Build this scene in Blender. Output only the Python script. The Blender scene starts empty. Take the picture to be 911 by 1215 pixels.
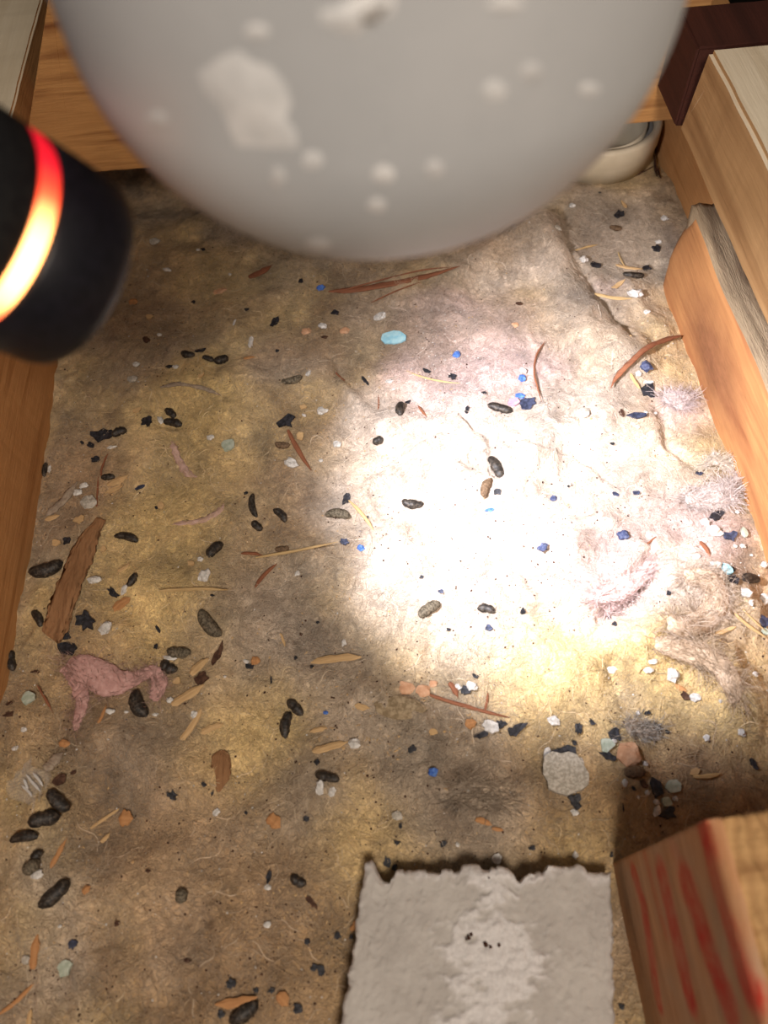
import bpy, bmesh, math, random
import numpy as np
from mathutils import Vector, Matrix, noise as mnoise

scene = bpy.context.scene
random.seed(7)
rng = np.random.default_rng(11)

# ------------------------------------------------------------------ camera
FPX, CX, CY, CAM_H = 912.0, 455.5, 607.5, 0.345
vy = np.array([310 - CX, -(-980 - CY), -FPX]); vy /= np.linalg.norm(vy)
vx = np.array([vy[1], -vy[0], 0.0]); vx /= np.linalg.norm(vx)
vz = np.cross(vx, vy)
ROT = np.stack([vx, vy, vz])                 # camera axes -> world axes
cam_data = bpy.data.cameras.new('camera')
cam_data.sensor_fit = 'VERTICAL'
cam_data.sensor_height = 36.0
cam_data.lens = 36.0 * FPX / 1215.0
cam_data.clip_start = 0.005
cam_data.clip_end = 20
cam_data.dof.use_dof = True
cam_data.dof.focus_distance = 0.405
cam_data.dof.aperture_fstop = 9.0
cam = bpy.data.objects.new('camera', cam_data)
scene.collection.objects.link(cam)
M = Matrix(ROT.tolist()).to_4x4()
M.translation = (0, 0, CAM_H)
cam.matrix_world = M
scene.camera = cam

# ------------------------------------------------------------------ world, lamp, exposure
scene.view_settings.view_transform = 'Standard'
scene.view_settings.look = 'None'
scene.view_settings.exposure = 0.0
scene.view_settings.gamma = 1.0
world = bpy.data.worlds.new('world'); scene.world = world
world.use_nodes = True
world.node_tree.nodes['Background'].inputs[0].default_value = (1.0, 0.88, 0.78, 1)
world.node_tree.nodes['Background'].inputs[1].default_value = 0.10
lamp_data = bpy.data.lights.new('room_lamp', 'AREA')
lamp_data.shape = 'DISK'; lamp_data.size = 0.18
lamp_data.energy = 4.5
lamp_data.color = (1.0, 0.87, 0.74)
lamp = bpy.data.objects.new('room_lamp', lamp_data)
scene.collection.objects.link(lamp)
lamp.location = (0.05, -0.28, 0.70)
lamp.rotation_euler = (Vector((0, 0.2, 0)) - lamp.location).to_track_quat('-Z', 'Y').to_euler()

# ------------------------------------------------------------------ measuring helpers
def ray(px, py):
    return ROT @ np.array([(px - CX) / FPX, -(py - CY) / FPX, -1.0])
CAMP = np.array([0, 0, CAM_H])
def on_z(px, py, z=0.0):
    d = ray(px, py); return CAMP + d * ((z - CAM_H) / d[2])
def on_x(px, py, x):
    d = ray(px, py); return CAMP + d * (x / d[0])
def at_depth(px, py, dep):
    return CAMP + ray(px, py) * dep

# ------------------------------------------------------------------ numpy noise
def _hash(ix, iy, seed):
    h = (ix.astype(np.int64) * 374761393 + iy.astype(np.int64) * 668265263 + seed * 1442695041) & 0xffffffff
    h = ((h ^ (h >> 13)) * 1274126177) & 0xffffffff
    h = h ^ (h >> 16)
    return (h & 0xffff) / 65535.0
def vnoise(x, y, seed=0):
    ix, iy = np.floor(x), np.floor(y)
    fx, fy = x - ix, y - iy
    u = fx * fx * fx * (fx * (fx * 6 - 15) + 10); v = fy * fy * fy * (fy * (fy * 6 - 15) + 10)
    a = _hash(ix, iy, seed); b = _hash(ix + 1, iy, seed); c = _hash(ix, iy + 1, seed); d = _hash(ix + 1, iy + 1, seed)
    return (a + (b - a) * u) * (1 - v) + (c + (d - c) * u) * v - 0.5
def fbm(x, y, seed=0, octv=4, gain=0.5):
    s = 0; a = 1.0; t = 0
    for i in range(octv):
        s = s + a * vnoise(x * 2 ** i + 17.3 * i, y * 2 ** i - 9.1 * i, seed + i); t += a; a *= gain
    return s / t
def sstep(a, b, t):
    t = np.clip((t - a) / (b - a), 0, 1); return t * t * (3 - 2 * t)
def seg_dist(x, y, pts):
    """distance to a polyline and signed side of it"""
    best = np.full(x.shape, 1e9); side = np.zeros(x.shape)
    for (x0, y0), (x1, y1) in zip(pts[:-1], pts[1:]):
        dx, dy = x1 - x0, y1 - y0; L = dx * dx + dy * dy + 1e-12
        t = np.clip(((x - x0) * dx + (y - y0) * dy) / L, 0, 1)
        d = np.hypot(x - x0 - t * dx, y - y0 - t * dy)
        s = np.sign((x - x0) * dy - (y - y0) * dx)
        m = d < best; best = np.where(m, d, best); side = np.where(m, s, side)
    return best, side

# ------------------------------------------------------------------ objects
def link(name, me, mat=None, parent=None):
    o = bpy.data.objects.new(name, me)
    scene.collection.objects.link(o)
    if mat is not None and me is not None: me.materials.append(mat)
    if parent is not None: o.parent = parent
    return o
def empty(name, loc=(0, 0, 0)):
    o = bpy.data.objects.new(name, None); o.location = loc; o.empty_display_size = 0.01
    scene.collection.objects.link(o); return o
def tag(o, label=None, cat=None, group=None, kind=None):
    if label: o['label'] = label
    if cat: o['category'] = cat
    if group: o['group'] = group
    if kind: o['kind'] = kind
    return o
def mesh(name, verts, faces, smooth=True):
    me = bpy.data.meshes.new(name)
    me.from_pydata([tuple(map(float, v)) for v in verts], [], [tuple(map(int, f)) for f in faces])
    me.update()
    if smooth: me.polygons.foreach_set('use_smooth', [True] * len(me.polygons))
    return me
def big_mesh(name, co, faces, smooth=True):
    """co (n,3) array, faces (m,k) int array with constant k"""
    co = np.asarray(co, np.float32); faces = np.asarray(faces, np.int32); k = faces.shape[1]
    me = bpy.data.meshes.new(name)
    me.vertices.add(len(co)); me.vertices.foreach_set('co', co.ravel())
    me.loops.add(faces.size); me.loops.foreach_set('vertex_index', faces.ravel())
    me.polygons.add(len(faces)); me.polygons.foreach_set('loop_start', np.arange(0, faces.size, k, dtype=np.int32))
    me.polygons.foreach_set('loop_total', np.full(len(faces), k, np.int32))
    me.polygons.foreach_set('use_smooth', np.full(len(faces), smooth))
    me.update(calc_edges=True); me.validate()
    return me
def grid_faces(nu, nv, wrap_u=False):
    i = np.arange(nv - 1)[:, None] * nu; j = np.arange(nu if wrap_u else nu - 1)[None, :]; jn = (j + 1) % nu
    return np.stack([i + j, i + jn, i + nu + jn, i + nu + j], -1).reshape(-1, 4)
def set_color(me, name, rgb):
    a = me.color_attributes.new(name, 'FLOAT_COLOR', 'POINT')
    c = np.ones((len(rgb), 4), np.float32); c[:, :3] = rgb
    a.data.foreach_set('color', c.ravel())

# ------------------------------------------------------------------ materials
def srgb(r, g, b):
    f = lambda c: (c / 255 / 12.92) if c / 255 <= 0.04045 else ((c / 255 + 0.055) / 1.055) ** 2.4
    return (f(r), f(g), f(b))
class NT:
    def __init__(s, name):
        s.m = bpy.data.materials.new(name); s.m.use_nodes = True; s.t = s.m.node_tree
        s.b = s.t.nodes['Principled BSDF']; s.out = s.t.nodes['Material Output']
    def n(s, typ, **kw):
        nd = s.t.nodes.new(typ)
        for k, v in kw.items():
            if k in nd.inputs: 
                if isinstance(v, bpy.types.NodeSocket): s.t.links.new(v, nd.inputs[k])
                else: nd.inputs[k].default_value = v
            else: setattr(nd, k, v)
        return nd
    def l(s, a, b): s.t.links.new(a, b)
    def coords(s, kind='Object', scale=(1, 1, 1), rot=(0, 0, 0)):
        tc = s.n('ShaderNodeTexCoord'); mp = s.n('ShaderNodeMapping')
        mp.inputs['Scale'].default_value = scale; mp.inputs['Rotation'].default_value = rot
        s.l(tc.outputs[kind], mp.inputs['Vector']); return mp.outputs['Vector']
    def noise(s, vec, scale, detail=4, rough=0.55, dist=0.0):
        nd = s.n('ShaderNodeTexNoise'); s.l(vec, nd.inputs['Vector'])
        nd.inputs['Scale'].default_value = scale; nd.inputs['Detail'].default_value = detail
        nd.inputs['Roughness'].default_value = rough; nd.inputs['Distortion'].default_value = dist
        return nd.outputs['Fac']
    def ramp(s, fac, stops):
        nd = s.n('ShaderNodeValToRGB'); s.l(fac, nd.inputs['Fac']); cr = nd.color_ramp
        while len(cr.elements) < len(stops): cr.elements.new(0.5)
        for e, (p, c) in zip(cr.elements, stops):
            e.position = p; e.color = (*c, 1) if len(c) == 3 else c
        return nd.outputs['Color']
    def mix(s, fac, a, b, typ='MIX'):
        nd = s.n('ShaderNodeMix'); nd.data_type = 'RGBA'; nd.blend_type = typ
        for sock, v in ((nd.inputs[0], fac), (nd.inputs[6], a), (nd.inputs[7], b)):
            if isinstance(v, bpy.types.NodeSocket): s.l(v, sock)
            elif isinstance(v, (int, float)): sock.default_value = v
            else: sock.default_value = (*v, 1)
        return nd.outputs[2]
    def bump(s, h, dist, strength=1.0):
        nd = s.n('ShaderNodeBump'); s.l(h, nd.inputs['Height'])
        nd.inputs['Distance'].default_value = dist; nd.inputs['Strength'].default_value = strength
        s.l(nd.outputs['Normal'], s.b.inputs['Normal'])
    def base(s, c, rough=0.8, spec=0.3):
        if isinstance(c, bpy.types.NodeSocket): s.l(c, s.b.inputs['Base Color'])
        else: s.b.inputs['Base Color'].default_value = (*c, 1)
        s.b.inputs['Roughness'].default_value = rough
        s.b.inputs['Specular IOR Level'].default_value = spec
        return s.m

def speckled(name, c1, c2, scale=900, rough=0.85, spec=0.25, lo=0.42, hi=0.62, bump=0.0002):
    k = NT(name); v = k.coords()
    n1 = k.noise(v, scale, 4, 0.6)
    k.base(k.ramp(n1, [(lo, c1), (hi, c2)]), rough, spec)
    if bump: k.bump(n1, bump)
    return k.m

def wood(name, light, dark, along='Y', ring=90, streak=1.0, rough=0.75, knot=None, saw=0.0, stain=None, bumpd=0.0004):
    """long fibres along one axis: stretched noise for the grain, finer streaks, optional knot and saw marks"""
    k = NT(name)
    sc = {'X': (0.06, 1, 1), 'Y': (1, 0.06, 1), 'Z': (1, 1, 0.06)}[along]
    v = k.coords('Object', sc)
    g1 = k.noise(v, ring, 3, 0.5, 0.6)
    g2 = k.noise(v, ring * 6, 4, 0.65, 0.2)
    g3 = k.noise(k.coords('Object'), 18, 3, 0.5)
    c = k.ramp(g1, [(0.30, dark), (0.48, light), (0.70, tuple(0.82 * a + 0.18 * b for a, b in zip(light, dark)))])
    c = k.mix(k.ramp(g2, [(0.35, (0.55, 0.55, 0.55)), (0.6, (0, 0, 0))]), c, tuple(0.5 * a + 0.5 * b for a, b in zip(light, dark)))
    c = k.mix(k.ramp(g3, [(0.35, (0.3, 0.3, 0.3)), (0.65, (0, 0, 0))]), c, dark)
    if knot:
        (kx, ky, kz), r = knot
        gm = k.n('ShaderNodeTexCoord'); sub = k.n('ShaderNodeVectorMath', operation='SUBTRACT')
        k.l(gm.outputs['Object'], sub.inputs[0]); sub.inputs[1].default_value = (kx, ky, kz)
        scl = k.n('ShaderNodeVectorMath', operation='MULTIPLY'); k.l(sub.outputs[0], scl.inputs[0]); scl.inputs[1].default_value = (0.0, 11.0, 23.0)
        ln = k.n('ShaderNodeVectorMath', operation='LENGTH'); k.l(scl.outputs[0], ln.inputs[0])
        nn = k.noise(k.coords('Object', (1, 0.5, 1)), 120, 3, 0.6, 0.5)
        ad = k.n('ShaderNodeMath', operation='MULTIPLY_ADD'); k.l(nn, ad.inputs[0]); ad.inputs[1].default_value = 0.28; k.l(ln.outputs['Value'], ad.inputs[2])
        mask = k.ramp(ad.outputs[0], [(0.0, (0.95, 0.95, 0.95)), (r * 17, (0.75, 0.75, 0.75)), (r * 36, (0, 0, 0))])
        c = k.mix(mask, c, k.mix(k.noise(k.coords('Object', (1, .5, 1)), 300, 3, .6, .5), tuple(0.35 * a for a in dark), tuple(0.9 * a + .02 for a in dark)))
    k.base(c, rough, 0.2)
    h = g2
    if saw:
        w = k.n('ShaderNodeTexWave'); k.l(k.coords('Object', (1, 1, 1)), w.inputs['Vector'])
        w.bands_direction = {'X': 'X', 'Y': 'Y', 'Z': 'Z'}[along]
        w.inputs['Scale'].default_value = saw; w.inputs['Distortion'].default_value = 6; w.inputs['Detail'].default_value = 3
        h = k.mix(0.6, g2, w.outputs['Fac'])
        c2 = k.mix(k.ramp(w.outputs['Fac'], [(0.1, (0.4, 0.4, 0.4)), (0.5, (0, 0, 0))]), c, dark)
        k.l(c2, k.b.inputs['Base Color'])
    k.bump(h, bumpd)
    return k.m

M_joist = wood('joist_wood', (0.56, 0.29, 0.115), (0.34, 0.15, 0.05), 'Y', 120)
M_joist_top = wood('joist_pale_wood', (0.74, 0.64, 0.48), (0.56, 0.45, 0.30), 'Y', 60)
M_header = wood('header_wood', (0.58, 0.31, 0.115), (0.20, 0.072, 0.025), 'X', 110)
M_timber = wood('pale_timber_wood', (0.44, 0.265, 0.12), (0.27, 0.145, 0.06), 'Y', 70)
M_shadow_wood = wood('painted_shadow_wood', (0.065, 0.020, 0.013), (0.03, 0.010, 0.007), 'Y', 60)  # shade of the far corner put into the wood colour
M_plank = wood('orange_plank_wood', (0.50, 0.245, 0.095), (0.27, 0.10, 0.04), 'Y', 70,
               knot=(tuple(on_x(845, 425, .1835) - np.array((.19, .10, 0))), 0.021))
M_wane = wood('weathered_edge_wood', (0.44, 0.33, 0.21), (0.20, 0.14, 0.09), 'Y', 300, bumpd=0.001)
M_dark_void = speckled('dark_void', (0.006, 0.005, 0.004), (0.012, 0.009, 0.008), 300, 0.95, 0.05)  # unlit void beyond the bay, its darkness put into the colour
M_board = speckled('ceiling_board', (0.25, 0.22, 0.19), (0.32, 0.28, 0.24), 120, 0.9)

# ================================================================== large structure
XL, XR = -0.1855, 0.183          # inner faces of the two side timbers
Y_HEAD = 0.425                   # front face of the blocking at the far end

def timber(name, x0, x1, y0, y1, z0, z1, mat, bevel=0.0012, wob=0.0006, top_mat=None, seed=0, end_slant=0.0, left_cut=0.0, step=0.008):
    """a sawn timber: box with slightly worn arrises and wavy faces, long axis the longer of X and Y"""
    bm = bmesh.new()
    bmesh.ops.create_cube(bm, size=1.0)
    for v in bm.verts:
        v.co = Vector((x0 + (v.co.x + 0.5) * (x1 - x0), y0 + (v.co.y + 0.5) * (y1 - y0), z0 + (v.co.z + 0.5) * (z1 - z0)))
    ax = 0 if (x1 - x0) > (y1 - y0) else 1
    lo, hi = (x0, x1) if ax == 0 else (y0, y1)
    bmesh.ops.bevel(bm, geom=list(bm.edges), offset=bevel, segments=2, affect='EDGES')
    n = max(2, int((hi - lo) / step))
    nrm = Vector((1, 0, 0)) if ax == 0 else Vector((0, 1, 0))
    if left_cut: bmesh.ops.bisect_plane(bm, geom=list(bm.verts) + list(bm.edges) + list(bm.faces), plane_co=(0, 0, 0.0766), plane_no=(0, 0, 1))
    for i in range(1, n):
        p = lo + (hi - lo) * i / n
        bmesh.ops.bisect_plane(bm, geom=list(bm.verts) + list(bm.edges) + list(bm.faces), plane_co=nrm * p, plane_no=nrm)
    for v in bm.verts:
        w = mnoise.noise_vector(v.co * 25 + Vector((seed, seed, seed))) + 0.5 * mnoise.noise_vector(v.co * 90)
        w[ax] = 0
        v.co += w * wob
        if left_cut: v.co.x = max(v.co.x, x0 + left_cut * float(np.clip((v.co.z - 0.0766) / 0.0754, 0, 1)))
        if end_slant and v.co.y > y1 - 0.004: v.co.y -= end_slant * (v.co.z - z0) / (z1 - z0)
    c = Vector(((x0 + x1) / 2, (y0 + y1) / 2, z0))
    for v in bm.verts: v.co -= c
    me = bpy.data.meshes.new(name); 
    if top_mat:
        bm.normal_update()
        for f in bm.faces: f.material_index = 1 if f.normal.z > 0.3 else 0
    bm.to_mesh(me); bm.free()
    me.polygons.foreach_set('use_smooth', [False] * len(me.polygons))
    o = link(name, me, mat); o.location = c
    if top_mat: me.materials.append(top_mat)
    return o

bz = timber('floor', -0.26, 0.30, -0.42, 0.66, -0.045, -0.033, M_board, step=0.1); tag(bz, kind='structure')
o = timber('dark_sheet_back', -0.26, 0.52, 0.655, 0.67, -0.045, 0.30, M_dark_void, step=0.1); tag(o, kind='structure')  # added black sheet standing in for the dark void
o = timber('dark_sheet_right', 0.505, 0.52, -0.42, 0.655, -0.045, 0.30, M_dark_void, step=0.1); tag(o, kind='structure')  # second added black sheet, dark void on the right

o = timber('ceiling_joist', -0.232, XL, -0.40, 0.60, -0.033, 0.094, M_joist, top_mat=M_joist_top, seed=1)
tag(o, 'orange brown wooden joist with a pale top edge running under the flashlight', 'joist')
o = timber('blocking_timber', XL, 0.200, Y_HEAD, Y_HEAD + 0.042, 0.0485, 0.152, M_header, seed=5, wob=0.0009, left_cut=0.0455)
tag(o, 'wooden blocking with dark horizontal grain across the far end behind the grey pipe', 'timber')
o = timber('joist', 0.2125, 0.25, -0.40, 0.60, -0.033, 0.070, M_joist, seed=9)
tag(o, 'plain wooden joist face in shade between the cream pipe collar and the orange plank', 'joist')
o = timber('timber', XR, 0.46, -0.40, 0.384, 0.0715, 0.119, M_timber, top_mat=M_joist_top, seed=13, end_slant=0.020, bevel=0.002)
tag(o, 'thick pale timber lying on the joist beside the orange plank, out of focus', 'timber')
o = timber('shadow_block', 0.181, 0.245, 0.386, 0.4245, 0.0712, 0.1150, M_shadow_wood, seed=17)  # added block, coloured dark in place of the shadow there
tag(o, 'added dark reddish block with painted shadow behind the end of the thick pale timber', 'timber')

# orange plank with a cut, slanting end, its knot and the weathered waney edge above it
KN = on_x(845, 425, .1835)
def plank():
    r = empty('orange_plank', (0.19, 0.10, 0.0))
    tag(r, 'bright orange plank with a dark knot and grey waney edge beside the insulation', 'plank')
    ys = np.linspace(-0.40, 0.352, 190); nz = 26
    co = []
    for y in ys:
        ztop = 0.0505 + 0.0015 * math.sin(y * 60)
        for j in range(nz):
            z = -0.033 + (ztop + 0.033) * j / (nz - 1)
            yy = y
            if y > 0.29:
                e = 0.352 - 0.007 * abs(z - 0.015) / 0.03 - 0.006 * sstep(0.03, 0.056, z)
                yy = 0.29 + (y - 0.29) * (e - 0.29) / (0.352 - 0.29)
            x = 0.1835 + 0.0016 * mnoise.noise(Vector((0, yy * 14, z * 22))) + 0.0004 * mnoise.noise(Vector((3, yy * 70, z * 160)))
            x += 0.004 * sstep(0.344, 0.352, y)                                 # eased arris at the cut end
            kd = math.hypot((yy - KN[1]) * 0.55, (z - KN[2]) * 1.15)
            x -= 0.0011 * math.exp(-(kd / 0.009) ** 2) * (1 + math.sin(kd * 1900) * 0.4)
            co.append((x - 0.19, yy - 0.10, z))
    n0 = len(co); F = [tuple(f) for f in grid_faces(nz, len(ys))]
    for k in range(n0):                                                         # back face
        co.append((0.002, co[k][1], co[k][2]))
    F += [tuple(reversed([q + n0 for q in f])) for f in F[:]]
    rim = [j for j in range(nz)] + [i * nz + nz - 1 for i in range(1, len(ys))] + [(len(ys) - 1) * nz + j for j in range(nz - 2, -1, -1)] + [i * nz for i in range(len(ys) - 2, 0, -1)]
    for a, b in zip(rim, rim[1:] + rim[:1]): F.append((b, a, a + n0, b + n0))
    link('board', mesh('board', co, F), M_plank, r)
    # weathered strip of wane: rounded, ridged upper edge
    ys = np.linspace(-0.40, 0.343, 200); nu = 14; co = []
    for y in ys:
        ztop = 0.0505 + 0.0015 * math.sin(y * 60)
        for j in range(nu):
            t = j / (nu - 1)
            x = 0.1842 + 0.0275 * t; z = ztop + 0.0012 + 0.0035 * math.sin(t * 2.6) - 0.005 * t
            d = 0.0016 * mnoise.noise(Vector((t * 9, y * 16, 1))) + 0.0012 * mnoise.noise(Vector((t * 26, y * 22, 5))) + 0.0008 * mnoise.noise(Vector((t * 60, y * 60, 2)))
            co.append((x - 0.19 - d * 0.5, y - 0.10, z + d))
    n0 = len(co); F = [tuple(reversed(f)) for f in grid_faces(nu, len(ys))]
    co += [(max(c[0], .0022), c[1], -.033) for c in co]
    F += [tuple(reversed([q + n0 for q in f])) for f in F[:]]
    rim = [j for j in range(nu)] + [i * nu + nu - 1 for i in range(1, len(ys))] + [(len(ys) - 1) * nu + j for j in range(nu - 2, -1, -1)] + [i * nu for i in range(len(ys) - 2, 0, -1)]
    for a, b in zip(rim, rim[1:] + rim[:1]): F.append((a, b, b + n0, a + n0))
    w = link('waney_edge', mesh('waney_edge', co, F), M_wane, r); w['label'] = 'grey brown weathered waney edge'
plank()

# ================================================================== insulation: height field
X0, X1, Y0, Y1 = XL - 0.0005, 0.2135, -0.22, 0.60
STEP = 0.00085
gx = np.arange(X0, X1, STEP); gy = np.arange(Y0, Y1, STEP)
GX, GY = np.meshgrid(gx, gy)
def P2(*pts): return [tuple(on_z(*p)[:2]) for p in pts]
def height(X, Y):
    wx = X + 0.012 * fbm(X * 40, Y * 40, 3, 3); wy = Y + 0.012 * fbm(X * 40 + 9, Y * 40, 5, 3)
    h = 0.012 * fbm(wx * 16, wy * 16, 21, 3) + 0.0055 * fbm(wx * 55, wy * 55, 31, 4)
    rid = 1 - np.abs(fbm(wx * 70, wy * 45, 41, 3)) * 6
    h += 0.0016 * np.clip(rid, -0.3, 1) * sstep(-0.1, 0.25, fbm(X * 20, Y * 20, 45, 2))
    # lumps and creases of the fluffed batt
    ridges = [(P2((640, 285), (665, 335), (700, 400), (735, 430)), .016, .010), (P2((500, 330), (580, 310), (640, 290)), .02, .007),
              (P2((790, 745), (800, 690), (840, 685), (865, 715)), .009, .010), (P2((690, 700), (770, 655)), .009, .008),
              (P2((470, 505), (530, 525), (545, 570)), .013, .009), (P2((410, 460), (450, 510)), .007, .006),
              (P2((600, 560), (640, 520), (720, 500)), .016, .007), (P2((770, 770), (840, 775), (875, 830)), .011, .009),
              (P2((180, 690), (260, 700), (300, 735)), .012, .005), (P2((200, 460), (290, 460)), .012, .005), (P2((230, 440), (225, 490), (290, 500)), .007, .003),
              (P2((110, 880), (180, 900), (210, 930)), .013, .006), (P2((530, 940), (600, 945)), .010, .005), (P2((440, 830), (500, 870)), .010, .004),
              (P2((645, 775), (700, 790), (740, 770)), .016, .007), (P2((370, 950), (420, 930)), .010, .004), (P2((600, 640), (680, 650)), .012, .006),
              (P2((20, 850), (60, 950), (30, 1100)), .012, .006), (P2((150, 1050), (170, 1150)), .012, .005), (P2((740, 340), (790, 400)), .008, .005)]
    for pl, w, a in ridges:
        d, _ = seg_dist(wx, wy, pl); h += a * np.exp(-(d / w) ** 2)
    grooves = [(P2((668, 250), (668, 292), (700, 345), (745, 405)), .0022, .007), (P2((388, 425), (415, 460)), .0014, .004), (P2((440, 560), (465, 540), (490, 532), (525, 520)), .0016, .004),
               (P2((548, 500), (578, 520), (590, 570)), .0016, .005), (P2((765, 640), (768, 690), (715, 735)), .002, .006),
               (P2((815, 745), (840, 730), (848, 700), (838, 688)), .0018, .006), (P2((640, 720), (700, 705)), .0018, .004), (P2((790, 755), (870, 760)), .0018, .005),
               (P2((845, 790), (870, 720)), .002, .005), (P2((725, 790), (740, 850)), .0016, .004), (P2((780, 480), (790, 520), (830, 560)), .002, .005),
               (P2((610, 530), (680, 540), (735, 580)), .0014, .003), (P2((560, 620), (640, 700)), .0014, .003),
               (P2((660, 645), (640, 680), (690, 690)), .0016, .003), (P2((190, 500), (240, 505)), .0014, .002), (P2((430, 840), (470, 850), (520, 880)), .0016, .003)]
    for pl, w, a in grooves:
        d, s = seg_dist(X + 0.007 * fbm(X * 90, Y * 90, 61, 3), Y + 0.007 * fbm(X * 90, Y * 90, 65, 3), pl); h -= .62 * a * np.exp(-(d / (w * 1.5)) ** 2)
    # smooth dusty flat near the far corner, dips by the joists and the blocking
    c = on_z(740, 285); m = np.exp(-(((X - c[0]) / .036) ** 2 + ((Y - c[1]) / .034) ** 2) ** 2); h = h * (1 - .8 * m) - .001 * m
    h += -0.003 * np.exp(-((X - XL) / .012) ** 2) - 0.004 * np.exp(-((X - XR) / .010) ** 2) * (Y < 0.36)
    h -= 0.012 * sstep(0.425, 0.47, Y)
    c = on_z(735, 190); m = np.exp(-(((X - .172) / .05) ** 2 + ((Y - .479) / .05) ** 2) ** 3); h = h * (1 - m) - .004 * m
    m = sstep(0.10, 0.06, np.hypot((X - .02) * .85, Y + .04)); h = h * (1 - m) - .003 * m       # pressed flat under the plaster slab
    return np.maximum(h, -0.028)
HZ = height(GX, GY)
def surf(x, y):
    fx = np.clip((x - X0) / STEP, 0, len(gx) - 1.001); fy = np.clip((y - Y0) / STEP, 0, len(gy) - 1.001)
    i, j = int(fx), int(fy); u, v = fx - i, fy - j
    return float((HZ[j, i] * (1 - u) + HZ[j, i + 1] * u) * (1 - v) + (HZ[j + 1, i] * (1 - u) + HZ[j + 1, i + 1] * u) * v)
def surf_n(x, y, e=0.003):
    return Vector((surf(x - e, y) - surf(x + e, y), surf(x, y - e) - surf(x, y + e), 2 * e)).normalized()
def at(px, py):
    """the point of the insulation that the photograph shows at a pixel"""
    d = ray(px, py); t0 = (0.05 - CAM_H) / d[2]; t1 = (-0.03 - CAM_H) / d[2]
    prev = None
    for i in range(161):
        t = t0 + (t1 - t0) * i / 160; p = CAMP + d * t; g = p[2] - surf(p[0], p[1])
        if g <= 0:
            if prev: t = prev[0] + (t - prev[0]) * prev[1] / (prev[1] - g); p = CAMP + d * t
            break
        prev = (t, g)
    return Vector((p[0], p[1], surf(p[0], p[1])))

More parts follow.
